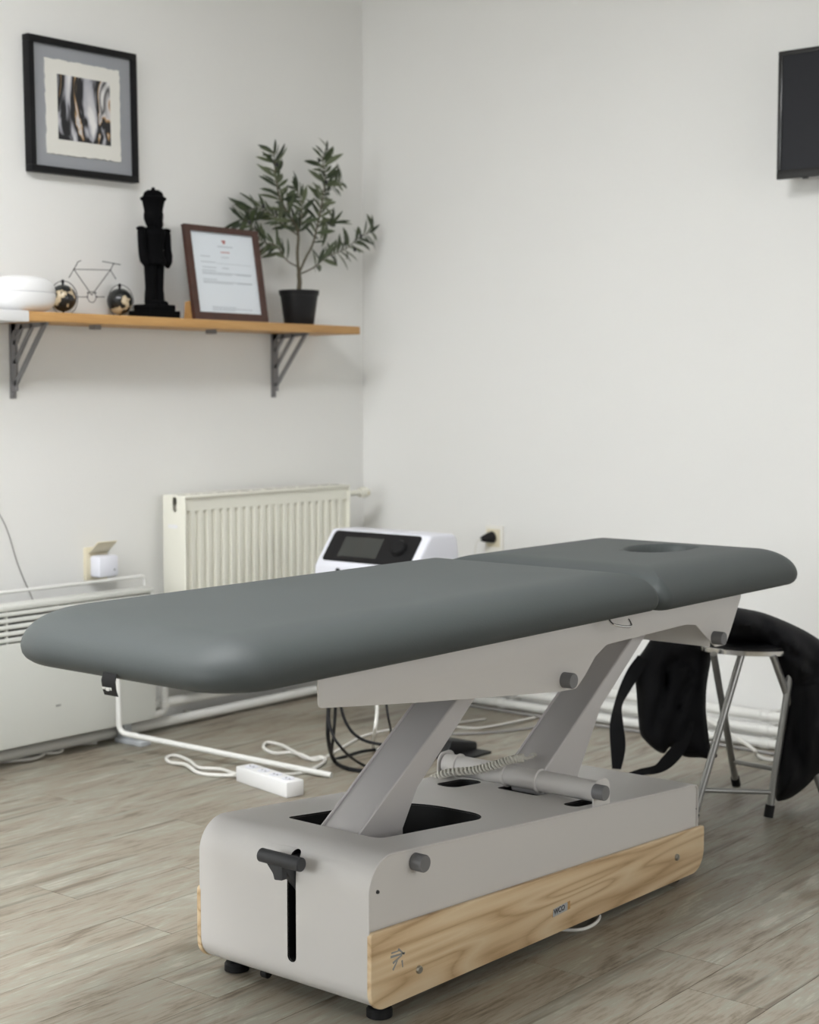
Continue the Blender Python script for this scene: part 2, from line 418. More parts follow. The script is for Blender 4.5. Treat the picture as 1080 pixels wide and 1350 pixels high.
# ceiling lamps above and behind the camera
def ceiling_lamp(x, y, label):
    t = thing('ceiling_lamp', (x, y, ZC), label, 'ceiling lamp', 'ceiling lamps')
    f = bm_new()
    for a0, a1, b0, b1 in ((-.62, .62, -.32, -.29), (-.62, .62, .29, .32), (-.62, -.59, -.29, .29), (.59, .62, -.29, .29)): box(f, x + a0, x + a1, y + b0, y + b1, ZC - .06, ZC, .003)
    obj('lamp_frame', f, M['white'], t)
    obj('diffuser', bx(x - .59, x + .59, y - .29, y + .29, ZC - .05, ZC - .045), M['lamp'], t)
ceiling_lamp(1.6, 2.0, 'white ceiling lamp panel above the foot end of the treatment table')
ceiling_lamp(.45, 2.65, 'white ceiling lamp panel nearer the shelf wall')

# ------------------------------------------------------------ treatment table
YR, YL = 1.741, 2.153; YC = (YR + YL) / 2          # side planes of the base
X0, X1 = 2.020, 3.168; ZB = .030
def ztop(x): return .304 - (x - 2.03) * .0815
TB = thing('treatment_table', ((X0 + X1) / 2, YC, 0), 'large grey padded treatment table with light metal base and oak side boards', 'treatment table')
prof = [(X0, ZB), (X1, ZB), (X1, ztop(X1)), (X0, ztop(X0))]
outer = rpoly(prof, [.045, .05, .018, .062], 10); inner = rpoly(inset(prof, .0035), [.0415, .0465, .0145, .0585], 10)
def ring_prism(bm, o, i, lo, hi):
    n = len(o); V = [[bm.verts.new((p[0], t, p[1])) for p in P] for P, t in ((o, lo), (i, lo), (o, hi), (i, hi))]
    for k in range(n):
        j = (k + 1) % n
        bm.faces.new((V[0][k], V[0][j], V[1][j], V[1][k])); bm.faces.new((V[2][k], V[3][k], V[3][j], V[2][j]))
        bm.faces.new((V[0][k], V[2][k], V[2][j], V[0][j])); bm.faces.new((V[1][k], V[1][j], V[3][j], V[3][k]))
    bmesh.ops.recalc_face_normals(bm, faces=bm.faces); return bm
cover = obj('base_cover', ring_prism(bm_new(), outer, inner, YR - .0018, YL + .0018), M['metal'], TB, 30)
core = obj('base_side_panels', prism(bm_new(), inner, 'y', YR + .0008, YL - .0008), M['metal'], TB, 30)
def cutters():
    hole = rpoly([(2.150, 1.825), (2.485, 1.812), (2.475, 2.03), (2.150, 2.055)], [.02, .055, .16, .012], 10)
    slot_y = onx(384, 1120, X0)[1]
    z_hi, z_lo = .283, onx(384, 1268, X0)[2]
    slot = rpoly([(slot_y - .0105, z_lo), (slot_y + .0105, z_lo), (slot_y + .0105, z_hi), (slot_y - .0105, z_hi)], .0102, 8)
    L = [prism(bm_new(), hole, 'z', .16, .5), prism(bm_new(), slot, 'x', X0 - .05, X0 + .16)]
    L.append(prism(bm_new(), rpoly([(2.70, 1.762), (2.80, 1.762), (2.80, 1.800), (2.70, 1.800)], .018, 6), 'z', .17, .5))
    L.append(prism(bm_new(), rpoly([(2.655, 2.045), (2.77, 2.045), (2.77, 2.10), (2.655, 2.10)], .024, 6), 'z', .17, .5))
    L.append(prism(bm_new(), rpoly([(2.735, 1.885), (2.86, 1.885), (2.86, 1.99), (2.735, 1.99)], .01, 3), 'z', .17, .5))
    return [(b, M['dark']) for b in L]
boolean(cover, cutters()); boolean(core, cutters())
for o in (cover, core):
    for p in o.data.polygons: p.use_smooth = True
    o.data.set_sharp_from_angle(angle=math.radians(30))
mb0 = cover.modifiers.new('edge', 'BEVEL'); mb0.width = .0024; mb0.segments = 2; mb0.limit_method = 'ANGLE'; mb0.angle_limit = math.radians(70); mb0.harden_normals = False
# folded edge of the cover along both sides
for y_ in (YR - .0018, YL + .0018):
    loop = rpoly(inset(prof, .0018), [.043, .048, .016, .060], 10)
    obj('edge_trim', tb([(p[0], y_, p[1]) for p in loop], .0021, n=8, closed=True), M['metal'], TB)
# latch rod seen in the front slot
sy_ = onx(384, 1120, X0)[1]
obj('slot_mechanism', join(tb([(X0 + .05, sy_ - .004, .10), (X0 + .05, sy_ - .004, .25)], .004), bx(X0 + .04, X0 + .06, sy_ - .009, sy_ + .009, .185, .205, bev=.002)), M['black'], TB)
# oak boards
def wood_panel(y_in, y_out):
    px = [(489.5, 1232), (929, 1088), (928, 1146), (489.5, 1338)]
    q = [ony(*p, YR - .010) for p in px]
    pts = rpoly([(v[0], v[2]) for v in q], [.008, .006, .055, .036], 10)
    return obj('wood_panel', prism(bm_new(), pts, 'y', y_in, y_out, .002), M['oak'], TB, 30)
wr = wood_panel(YR, YR - .010); wl = wood_panel(YL, YL + .010)
tag(wr, 'oak veneer side board with small engraved marks')
YS = YR - .010
# cap nuts on the boards
for px in ((552, 1278), (892, 1130)):
    c = ony(*px, YS)
    obj('cap_nut', lt([(.0, -.005), (.006, -.005), (.0075, -.003), (.0075, .001)][::-1], (c[0], YS, c[2]), axis='y', n=16), M['steel'], TB)
# small maker's plate let into the board
mp_ = [ony(*p, YS) for p in ((728.5, 1209.5), (748, 1199.5), (748, 1189), (729.5, 1199))]
obj('plate_recess', prism(bm_new(), [(v[0] + dx, v[2]) for v, dx in zip(mp_, (-.001, .010, .010, -.001))], 'y', YS + .001, YS - .0003), M['shelf'], wr)
plate_o = obj('maker_plate', prism(bm_new(), rpoly([(v[0], v[2]) for v in mp_], .002, 3), 'y', YS + .001, YS - .0010, .0003), M['footgrey'], wr)
ex_t = Vector((mp_[1][0] - mp_[0][0], 0, mp_[1][2] - mp_[0][2]))
text_obj('lettering', 'WCO', .0150, M['pedal'], wr, (mp_[0][0] + .0035, YS - .0012, mp_[0][2] + .0045), ex_t, (0, 0, 1), .0003, .0003)
# engraved star-like mark on the board
mk = bm_new()
for (p, q, w) in [((515, 1262), (534, 1256), .0022), ((518, 1270), (530, 1259), .0022), ((525, 1251), (533, 1258), .002), ((518, 1279), (524, 1266), .002), ((530, 1266), (531, 1275), .0018), ((516, 1257), (527, 1253), .0014)]:
    A_, B_ = ony(*p, YS), ony(*q, YS); d = Vector((B_[0] - A_[0], 0, B_[2] - A_[2])).normalized(); n_ = Vector((-d.z, 0, d.x)) * w
    prism(mk, [(A_[0] + n_.x, A_[2] + n_.z), (B_[0] + n_.x * .6, B_[2] + n_.z * .6), (B_[0] - n_.x * .6, B_[2] - n_.z * .6), (A_[0] - n_.x, A_[2] - n_.z)], 'y', YS + .0005, YS - .0005)
obj('engraved_mark', mk, M['logo'], wr)
# side screws
for px in ((498, 1176), (919, 1066)):
    c = ony(*px, YR); obj('screw', lt([(.0, -.0022), (.003, -.002), (.0035, .001)][::-1], (c[0], YR, c[2]), axis='y', n=12), M['pedal'], TB)
# rubber feet
for x in (X0 + .065, X1 - .075):
    for y_ in (YR + .028, YL - .028):
        obj('foot', lt([(.020, 0), (.0235, .002), (.0235, .014), (.020, .018), (.012, .019), (.012, ZB + .004)], (x, y_, 0), n=24), M['black'], TB)
obj('caster', lt([(.008, -.008), (.010, -.006), (.010, .006), (.008, .008)], (X0 + .05, YC + .085, .021), axis='y', n=20), M['black'], TB)
# foot lever
ya_, yb_ = onx(344, 1128, X0 - .03), onx(398, 1139, X0 - .03)
zc_ = (ya_[2] + yb_[2]) / 2
lv = obj('foot_lever', lt([(.0105, 0), (.0125, .002), (.0125, ya_[1] - yb_[1] - .002), (.0105, ya_[1] - yb_[1])], (X0 - .03, yb_[1], zc_), axis='y', n=24), M['pedal'], TB)
st_ = rpoly([(X0 - .038, zc_), (X0 + .05, zc_ - .005), (X0 + .05, zc_ - .07), (X0 + .02, zc_ - .07), (X0 - .012, zc_ - .035)], .004, 3)
obj('lever_stem', prism(bm_new(), st_, 'y', sy_ - .008, sy_ + .009, .001), M['pedal'], TB)
wedge = rpoly([(sy_ - .010, zc_ - .036), (sy_ + .0095, zc_ - .038), (sy_ + .013, zc_ - .027), (sy_ + .030, zc_ - .010), (sy_ + .040, zc_ + .004), (sy_ - .010, zc_ + .004)], [.003, .003, .012, .008, .003, .003], 4)
obj('lever_gusset', prism(bm_new(), wedge, 'x', X0 - .034, X0 - .022, .001), M['pedal'], TB)
def knob(px, yplane, r=.0165, out=.026):
    c = ony(*px, yplane - out)
    obj('knob', lt([(r * .93, 0), (r, .002), (r, out - .0), ], (c[0], yplane - out, c[2]), axis='y', n=28), M['knob'], TB)
    return c
knob((561, 1139), YR, .0158, .024)
# lifting arms (box section, leaning towards the head end)
AR, AL = 1.888, 1.978
def arm(front_b, front_t, rear, zlo, lug=None):
    fb, ft = ony(*front_b, AR), ony(*front_t, AR); R_ = [ony(*p, AR) for p in rear]
    def ext(p, q, z): t = (z - p[2]) / (q[2] - p[2]); return (p[0] + (q[0] - p[0]) * t, z)
    pts = ([ext(fb, ft, zlo), (R_[0][0], zlo)] if lug is None else [ext(fb, ft, lug), (ext(fb, ft, lug)[0] + .02, zlo), (R_[0][0], zlo)]) + [(p[0], p[2]) for p in R_] + [ext(R_[-2], R_[-1], .60), ext(fb, ft, .60)]
    bm = prism(bm_new(), pts, 'y', AR, AL)
    o = obj('lifting_arm', bm, M['metal_arm'], TB, 20)
    mb = o.modifiers.new('b', 'BEVEL'); mb.width = .0035; mb.segments = 3; mb.limit_method = 'ANGLE'; mb.angle_limit = math.radians(50)
    # folded side flange along the far edge of the front face
    p, q = ext(fb, ft, (lug or zlo + .03)), ext(fb, ft, .60)
    d = Vector((q[0] - p[0], 0, q[1] - p[1])).normalized(); nrm = Vector((-d.z, 0, d.x)) * .006
    fl = [(p[0], p[1]), (q[0], q[1]), (q[0] + nrm.x, q[1] + nrm.z), (p[0] + nrm.x, p[1] + nrm.z)]
    obj('arm_flange', prism(bm_new(), fl, 'y', AL - .004, AL - .001, .0008), M['metal_arm'], TB)
    return o
arm((473.6, 1099), (600, 925.5), [(532, 1092), (551, 1039), (625, 924)], .235)
arm((718, 1015.5), (821, 860), [(763, 1021), (768, 1007), (793, 932), (838, 860)], .235, .284)
# cross tube with collars and side tabs
xt = 2.762; zt = .272
obj('cross_tube', lt([(.0225, 0), (.0225, .40)], (xt, YR + .004, zt), axis='y', n=28), M['metal'], TB)
for y_ in (1.893, 1.978, 2.11):
    obj('collar', lt([(.0245, -.003), (.0265, -.0015), (.0265, .0015), (.0245, .003)], (xt, y_, zt), axis='y', n=28), M['metal'], TB)
tabp = rpoly([(xt - .030, .20), (xt + .040, .20), (xt + .034, zt + .027), (xt - .026, zt + .027)], [.002, .002, .022, .022], 8)
for y_ in (YR + .0010, YL - .0040):
    obj('tube_tab', prism(bm_new(), tabp, 'y', y_, y_ + .003, .0008), M['metal'], TB)
knob((799, 1046), YR, .0158, .026)
# coiled cord from the base to the grommet on the rear arm
cp = catmull([onx(*p, xx) for p, xx in [((568, 1028), 2.735), ((590, 1019), 2.72), ((622, 1016), 2.712), ((648, 1010), 2.712), ((672, 1002), 2.72), ((690, 999), 2.735)]], 60)
hel = []; turns = 30
for i, p in enumerate(cp):
    t = np.array(cp[min(i + 1, len(cp) - 1)]) - np.array(cp[max(i - 1, 0)]); t = Vector(t).normalized(); u = t.cross(Vector((0, 0, 1))).normalized(); w = t.cross(u)
    a = 2 * math.pi * turns * i / len(cp); hel.append(Vector(p) + (u * math.cos(a) + w * math.sin(a)) * .0066)
g = onx(703, 999, 2.80)
hel = [Vector(cp[0]) - Vector((0, -.004, .006))] + hel + [Vector(onx(694, 1000, 2.75)), Vector(g) + Vector((.01, 0, .002))]
cc = obj('coiled_cord', tb(hel, .0033, n=6), M['cord'], TB)
def torus(c, R, r, nrm, n=24, m=8):
    nrm = Vector(nrm).normalized(); u = nrm.orthogonal().normalized(); w = nrm.cross(u)
    return tb([Vector(c) + (u * math.cos(2 * math.pi * k / n) + w * math.sin(2 * math.pi * k / n)) * R for k in range(n)], r, n=m, closed=True)
g2 = ony(703, 999, AL - .022)
obj('grommet', torus((2.797, g[1], g[2]), .010, .003, (-.8, 0, .6)), M['cord'], TB)
# upper frame: two shaped side plates
PY = 1.733
pp = [(419, 905), (421, 934), (560, 926), (738, 912), (760, 908), (772, 890), (785, 866), (800, 850), (905, 823.5), (918, 824), (930, 838), (944, 853), (957, 850), (964, 830), (977, 788)]
P2 = [ony(*p, PY) for p in pp]; P2 = [(v[0], v[2]) for v in P2]
P2[0] = (P2[0][0], .655); P2.append((P2[-1][0] + .004, .655))
plate_pts = rpoly(P2, [.0, .01, 0, 0, .02, .03, .03, .05, .03, .02, .02, .012, .012, .0, .0, 0], 5)
for (a, b) in ((PY, PY + .004), (2 * YC - PY - .004, 2 * YC - PY)):
    obj('side_plate', prism(bm_new(), plate_pts, 'y', a, b, .001), M['metal'], TB, 30)
knob((757, 898), PY, .0155, .024); knob((955, 842), PY, .0150, .026)
PYF = 2 * YC - PY
obj('cross_panel', bx(3.205, 3.211, PY + .004, PYF - .004, .520, .655, bev=.001), M['metal'], TB)
obj('frame_rail', bx(1.858, 1.888, PY + .012, PYF - .012, .628, .652, bev=.003), M['metal'], TB)
obj('frame_rail', bx(2.52, 2.66, PY + .004, PYF - .004, .565, .65, bev=.004), M['metal'], TB)
obj('frame_rail', bx(3.02, 3.14, PY + .004, PYF - .004, .585, .65, bev=.004), M['metal'], TB)
obj('support_board', bx(1.74, 3.36, PY - .004, PYF + .004, .644, .660, bev=.002), M['pedal'], TB)
obj('headrest_slot', bx(3.345, 3.44, PY - .02, PY + .03, .634, .654, bev=.003), M['metal'], TB)
hp = [onx_ for onx_ in [ony(803, 817, PY - .02), ony(808, 823, PY - .045), ony(822, 826, PY - .05), ony(832, 825, PY - .045), ony(829, 817, PY - .02)]]
obj('release_handle', tb(catmull(hp, 6), .0028, n=8), M['chrome'], TB)

# cushions: stacked rings of a rounded rectangle with soft edges
def rrect(x0, x1, y0, y1, radii, seg=14):
    """radii for corners (x0,y0) (x1,y0) (x1,y1) (x0,y1)"""
    out = []
    for (cx, cy, sx, sy, a0), r in zip(((x0, y0, 1, 1, math.pi), (x1, y0, -1, 1, 1.5 * math.pi), (x1, y1, -1, -1, 0), (x0, y1, 1, -1, .5 * math.pi)), radii):
        r = max(r, .002); c = (cx + sx * r, cy + sy * r)
        for k in range(seg + 1):
            a = a0 + .5 * math.pi * k / seg; out.append((c[0] + r * math.cos(a), c[1] + r * math.sin(a)))
    # straight sides get intermediate points
    res = []; n = len(out)
    for i in range(n):
        p, q = np.array(out[i]), np.array(out[(i + 1) % n])
        res.append(tuple(p))
        if i % (seg + 1) == seg:
            for k in range(1, 24): res.append(tuple(p + (q - p) * k / 24))
    return res
def cushion(name, x0, x1, y0, y1, radii, z0, z1, dent=None, sh=.10):
    h = z1 - z0; prof_ = []
    for k in range(5):                # under edge
        a = math.pi / 2 * k / 4; prof_.append((.022 - .022 * math.sin(a), z0 + .022 * (1 - math.cos(a))))
    for k in range(1, 15):            # long soft shoulder
        a = math.pi / 2 * k / 14; prof_.append((sh * (1 - math.cos(a)), z0 + .022 + (h - .022 - .002) * math.sin(a)))
    W = (y1 - y0) / 2 - .004
    for k in range(1, 41):
        d = sh + (W - sh) * k / 40; prof_.append((d, z1 - .002 + .002 * math.sin(math.pi / 2 * k / 40)))
    bm = bm_new(); rings = []
    for d, z in prof_:
        ring = []
        for (x, y) in rrect(x0 + d, x1 - d, y0 + d, y1 - d, [max(r - d, .002) for r in radii]):
            zz = z
            if dent and z > z0 + .04:
                cx, cy, rx, ry, dep = dent
                q = math.hypot((x - cx) / rx, (y - cy) / ry)
                t = min(max((q - .66) / (1.18 - .66), 0), 1); s = 1 - t * t * (3 - 2 * t); zz -= dep * s
            ring.append(bm.verts.new((x, y, zz)))
        rings.append(ring)
    n = len(rings[0])
    for A, B in zip(rings, rings[1:]):
        for k in range(n): bm.faces.new((A[k], A[(k + 1) % n], B[(k + 1) % n], B[k]))
    bm.faces.new(rings[0][::-1])
    last = rings[-1]
    bm.faces.new(last)
    return obj(name, bm, M['vinyl'], TB, 75)
CY0, CY1 = 1.636, 2.250
main_c = cushion('seat_cushion', 1.597, 2.832, CY0, CY1, [.10, .035, .035, .19], .652, .735)
cushion('head_cushion', 2.826, 3.512, CY0 - .003, CY1, [.035, .10, .10, .035], .648, .732, dent=(3.26, 1.90, .100, .064, .072), sh=.11)
# fabric tag under the front edge
tx = 1.598; ta, tb2 = onx(136, 889, tx), onx(154, 893, tx)
tp = [(tx, .664), (tx - .004, .652), (tx - .002, .638), (tx + .002, .628)]
bm = bm_new(); rows = []
for (x, z) in tp:
    rows.append([bm.verts.new((x + dx, yy, z)) for dx, yy in ((0, ta[1]), (0, tb2[1]), (.0012, tb2[1]), (.0012, ta[1]))])
for A_, B_ in zip(rows, rows[1:]):
    for k in range(4): bm.faces.new((A_[k], A_[(k + 1) % 4], B_[(k + 1) % 4], B_[k]))
bm.faces.new(rows[0]); bm.faces.new(rows[-1])
tg = obj('fabric_tag', bm, M['black'], TB)
text_obj('tag_lettering', 'wegget', .0078, M['white_metal'], tg, (tx - .0052, ta[1] - .0035, .6385), (0, -1, 0), (-.1, 0, 1), .0003, .0002)
# white loop of cable below the base
lp = [onz(720, 1222, .012), onz(745, 1226, .004), onz(768, 1225, .004), onz(785, 1217, .004), onz(790, 1206, .008), onz(775, 1196, .01)]
obj('mains_cable', tb(catmull(lp, 8), .0036, n=8), M['cable_white'], TB)

# ------------------------------------------------------------ white C-shaped side table with the therapy unit on it
xr = 3.115; ex_ = onz(437, 1022, .008)
CT = thing('side_table', (xr, 3.70, 0), 'white tubular side table on a bent tube foot behind the treatment table', 'side table')
e0 = ony(157, 964, 3.715)
obj('tube_foot', tb(fillet([(3.93, 3.20, .392), (3.60, 3.24, .392), (e0[0], e0[1], .392), (e0[0], e0[1], e0[2] - .004), tuple(ex_)], .03), .0085, n=12), M['white_metal'], CT)
obj('table_top', bx(3.60, 3.96, 2.93, 3.42, .400, .416, bev=.004), M['white'], CT)
XD = 3.70
q = {n_: onx(*p, XD) for n_, p in dict(bl=(429, 760), tl=(442, 698), tr=(553, 704)).items()}
yl, yr = q['bl'][1] + .004, q['tr'][1] - .016
zt_ = q['tl'][2] - .004
DV = thing('therapy_device', ((XD + .12), (yl + yr) / 2, .416), 'white therapy unit with black slanted control panel, display and dial', 'therapy device')
sidep = rpoly([(XD - .055, .420), (XD + .20, .420), (XD + .17, zt_), (XD + .035, zt_ + .003), (XD - .05, zt_ - .105)], [.012, .012, .03, .02, .02], 6)
bd = obj('housing', prism(bm_new(), sidep, 'y', yr, yl, .012, 3), M['white_cool'], DV, 50)
# panel lies on the sloping front face
pA, pB = Vector((XD - .05, 0, zt_ - .105)), Vector((XD + .035, 0, zt_ + .003)); dirp = (pB - pA).normalized(); npn = Vector((-dirp.z, 0, dirp.x)); Lp = (pB - pA).length
def on_panel(u0, u1, v0, v1, off, th, r=.008):
    """u along the slope 0..1, v across 0..1 (from the left as seen)"""
    pts = rpoly([(u0 * Lp, yl + (yr - yl) * v0), (u1 * Lp, yl + (yr - yl) * v0), (u1 * Lp, yl + (yr - yl) * v1), (u0 * Lp, yl + (yr - yl) * v1)], r, 5)
    bm = bm_new()
    for t in (off, off + th): pass
    a = [bm.verts.new(pA + dirp * p[0] + npn * off + Vector((0, p[1], 0))) for p in pts]; b = [bm.verts.new(pA + dirp * p[0] + npn * (off + th) + Vector((0, p[1], 0))) for p in pts]
    bm.faces.new(a); bm.faces.new(b[::-1])
    for i in range(len(a)): j = (i + 1) % len(a); bm.faces.new((a[i], a[j], b[j], b[i]))
    return bm
cpn = obj('control_panel', on_panel(.14, .95, .06, .935, -.001, .003, .012), M['black'], DV)
obj('display', on_panel(.28, .80, .20, .585, .002, .0008, .002), M['lcd'], cpn)
kc = pA + dirp * (.58 * Lp) + npn * .001 + Vector((0, yl + (yr - yl) * .775, 0))
bm = lt([(.026, 0), (.026, .012), (.022, .017), (.012, .018)], (0, 0, 0), n=28)
bmesh.ops.transform(bm, matrix=Matrix.Translation(kc) @ npn.to_track_quat('Z', 'Y').to_matrix().to_4x4(), verts=bm.verts)
obj('dial', bm, M['black'], cpn)
c = onx(444, 752, XD - .056); obj('front_socket', lt([(.008, 0), (.008, .004)], (XD - .058, c[1] - .004, c[2]), axis='x', n=16), M['black'], DV)
for y_ in (yr + .03, yl - .03):
    for x_ in (XD - .03, XD + .17): obj('rubber_foot', lt([(.012, 0), (.012, .005)], (x_, y_, .416), n=12), M['black'], DV)

# cables hanging down from the side table to the floor
def cable(name, pts, r, m, label, group=None, cat='cable', sub=10, n=8):
    o = obj(name, tb(catmull(pts, sub), r, n=n), m); tag(o, label, cat, group); return o
dc = 4.35
def cd(L_): return [ond(px, py, d) for px, py, d in L_]
def onfloor(px, py, r): return onz(px, py, r)
bk = 'black cables under the treatment table'
cable('black_cable', [ond(436, 905, 4.5), ond(433, 940, 4.5), ond(433, 975, 4.52), onfloor(441, 1003, .012), onfloor(462, 1014, .006), onfloor(500, 1016, .006), onfloor(545, 1008, .006)], .006, M['black'], 'thick black cable dropping straight and curving flat onto the floor', bk)
cable('black_cable', [ond(444, 905, 4.5), ond(442, 940, 4.5), ond(440, 968, 4.52), onfloor(438, 998, .012), onfloor(452, 998, .0055), onfloor(480, 990, .0055), onfloor(520, 986, .006)], .0045, M['black'], 'black cable looping round on the floor under the table', bk)
cable('black_cable', [ond(448, 905, 4.5), ond(451, 938, 4.5), ond(462, 962, 4.5), ond(478, 975, 4.5), ond(500, 981, 4.5), ond(530, 984, 4.5)], .0045, M['black'], 'black cable swinging sideways behind the front lifting arm', bk)
cable('black_cable', [ond(430, 905, 4.48), ond(436, 960, 4.45), ond(452, 988, 4.45), onfloor(478, 1008, .006), onfloor(520, 1024, .005)], .004, M['black'], 'thin black cable crossing diagonally behind the lifting arm', bk)
cable('black_cable', [ond(508, 905, 4.5), ond(510, 932, 4.5), ond(514, 955, 4.5), onfloor(524, 990, .005), onfloor(560, 990, .005)], .0035, M['black'], 'short black cable hanging beside the white cable', bk)
cable('white_cable', [ond(497, 905, 4.5), ond(497, 940, 4.5), ond(494, 965, 4.5), onfloor(492, 985, .006), onfloor(500, 988, .006), onfloor(520, 972, .006)], .005, M['cable_white'], 'white cable hanging straight down among the black cables')
cable('grey_cable', [onfloor(430, 998, .004), onfloor(455, 983, .004), onfloor(480, 970, .004), onfloor(515, 962, .004), onfloor(560, 958, .004), onfloor(640, 948, .004)], .004, M['cable_white'], 'pale cable lying across the floor behind the black cables')
cable('dark_cable', [onfloor(590, 968, .004), onfloor(640, 966, .004), onfloor(690, 961, .004), onfloor(740, 952, .004)], .004, M['cable_grey'], 'dark thin cable running over the floor between both lifting arms')
cable('pale_cable', [onfloor(585, 955, .004), onfloor(620, 960, .004), onfloor(650, 957, .004), onfloor(705, 946, .004)], .004, M['cable_white'], 'pale cable behind the dark thin cable between the lifting arms')
# black foot switch on the floor behind the base
fs = onz(597, 992, 0)
FS = thing('foot_switch', tuple(fs), 'black foot switch lying on the floor behind the cross tube', 'foot switch')
fp = rpoly([(fs[0] - .10, .0), (fs[0] + .06, .0), (fs[0] + .06, .03), (fs[0] - .07, .055)], .008, 3)
obj('pedal', prism(bm_new(), fp, 'y', fs[1] - .05, fs[1] + .05, .006), M['black'], FS)
obj('base_plate', bx(fs[0] - .10, fs[0] + .065, fs[1] - .10, fs[1] + .055, 0, .008, bev=.003), M['black'], FS)

# ------------------------------------------------------------ power strip and white cables on the floor
s0, s1 = onz(378, 1053, 0), onz(311, 1030, 0)
dS = Vector((s1[0] - s0[0], s1[1] - s0[1], 0)); LS = dS.length; dS.normalize(); nS = Vector((dS.y, -dS.x, 0))
if nS.x < 0: nS = -nS
PS = thing('power_strip', ((s0[0] + s1[0]) / 2, (s0[1] + s1[1]) / 2, 0), 'white four-way power strip lying on the floor beside the table base', 'power strip')
bm = bx(0, LS, 0, .058, 0, .044, bev=.004)
MS = Matrix(((dS.x, nS.x, 0, s0[0]), (dS.y, nS.y, 0, s0[1]), (0, 0, 1, 0), (0, 0, 0, 1)))
bmesh.ops.transform(bm, matrix=MS, verts=bm.verts); hs_ = obj('housing', bm, M['white'], PS)
for k in range(4):
    bm = lt([(.019, 0), (.019, .0012), (.016, .0012), (.015, .0004)], (LS * (.14 + .235 * k), .029, .044), n=20); bmesh.ops.transform(bm, matrix=MS, verts=bm.verts)
    so = obj('socket', bm, M['white_cool'], PS)
    bm = join(*[lt([(.0028, 0), (.0028, .0006)], (LS * (.14 + .235 * k) + dx, .029, .0450), n=8) for dx in (-.008, .008)]); bmesh.ops.transform(bm, matrix=MS, verts=bm.verts)
    obj('pin_hole', bm, M['dark'], so)
cz = .0055
obj('power_cord', tb(catmull([onz(312, 1021, .015), onz(290, 1014, cz), onz(262, 1012, cz), onz(250, 1003, cz), onz(232, 996, cz), onz(220, 999, cz), onz(224, 1005, cz), onz(245, 1008, .012), onz(262, 1019, cz), onz(290, 1022, cz), onz(311, 1022, .01)], 8), .0052, n=8), M['cable_white'], PS)
cable('white_cable', [onz(366, 1022, .02), onz(392, 1020, cz), onz(410, 1015, cz), onz(428, 1004, cz), onz(424, 998, cz), onz(405, 1000, cz), onz(388, 991, .013), onz(370, 982, cz), onz(352, 979, cz), onz(348, 986, cz), onz(362, 993, cz), onz(384, 992, cz), onz(400, 996, .014), onz(414, 1002, cz), onz(428, 999, cz)], .0052, M['cable_white'], 'white cable twisted in a loop on the floor behind the power strip', sub=8)

# ------------------------------------------------------------ convector heater by the left wall
HY = 3.775
h = {k_: ony(*p, HY) for k_, p in dict(tl=(0, 803), tr=(206, 771), br=(204, 945), bl=(0, 993)).items()}
hx1 = (h['tr'][0] + h['br'][0]) / 2; hx0 = hx1 - .80; hz0 = (h['br'][2] + h['bl'][2]) / 2; hz1 = (h['tl'][2] + h['tr'][2]) / 2
HT = thing('convector_heater', ((hx0 + hx1) / 2, HY + .04, 0), 'off-white electric panel heater with horizontal louvres standing by the wall', 'heater')
zl = hz1 - (hz1 - hz0) * .27
ys = HY
obj('housing', bx(hx0, hx1, ys + .012, ys + .060, zl, hz1 - .022, bev=.004), M['heater_in'], HT)
fpts = rpoly([(hx0, hz0), (hx1, hz0), (hx1, zl), (hx0, zl)], [.012, .02, .0, .0], 5)
obj('front_panel', prism(bm_new(), fpts, 'y', ys, ys + .060, .003), M['heater'], HT)
for x0_, x1_ in ((hx0, hx0 + .012), (hx1 - .014, hx1)):
    obj('end_cap', bx(x0_, x1_, ys - .001, ys + .060, zl, hz1 - .010, bev=.004), M['heater'], HT)
obj('top_cap', bx(hx0, hx1, ys - .001, ys + .060, hz1 - .018, hz1, bev=.006), M['heater'], HT)
nl = 5
for k in range(nl):
    z = zl + (hz1 - .018 - zl) * (k + .5) / nl
    bm = bx(hx0 + .012, hx1 - .014, -.010, .010, -.0065, .0065, bev=.004)
    bmesh.ops.transform(bm, matrix=Matrix.Translation((0, ys + .010, z)) @ Matrix.Rotation(math.radians(-14), 4, 'X'), verts=bm.verts)
    obj('louvre', bm, M['heater'], HT)
for px in (10, 78, 140):
    x = ony(px, 830, ys)[0]; obj('louvre_support', bx(x - .003, x + .003, ys + .002, ys + .012, zl, hz1 - .018), M['heater'], HT)
bp_ = ony(77, 930, ys); obj('badge', bx(bp_[0] - .009, bp_[0] + .009, ys - .001, ys + .001, bp_[2] - .003, bp_[2] + .003), M['logo'], HT)
rl = [(hx1 + .012, ys + .06, hz1 - .16), (hx1 + .012, ys + .06, hz1 + .030), (hx0 - .012, ys + .06, hz1 + .030), (hx0 - .012, ys + .06, hz1 - .16)]
obj('towel_rail', tb(fillet(rl, .018), .0055, n=10), M['white_metal'], HT)
for x in (hx1 - .006, hx0 + .006): obj('rail_mount', bx(x - .022, x + .012, ys + .05, ys + .07, hz1 - .165, hz1 - .145, bev=.003), M['white_metal'], HT)
for x in (hx1 - .10, hx0 + .12):
    obj('foot', bx(x - .022, x + .022, ys - .065, ys + .06, 0, .016, bev=.004), M['footgrey'], HT)
    obj('foot_bracket', bx(x - .015, x + .015, ys + .02, ys + .055, .014, hz0 + .01, bev=.002), M['footgrey'], HT)
grp = 'cable ends under the panel heater'
cable('grey_cable', [onz(-20, 1006, .005), onz(20, 1003, .005), onz(45, 1000, .005), onz(58, 994, .005), onz(48, 987, .008)], .005, M['cable_white'], 'pale cable looping out from under the panel heater', grp)
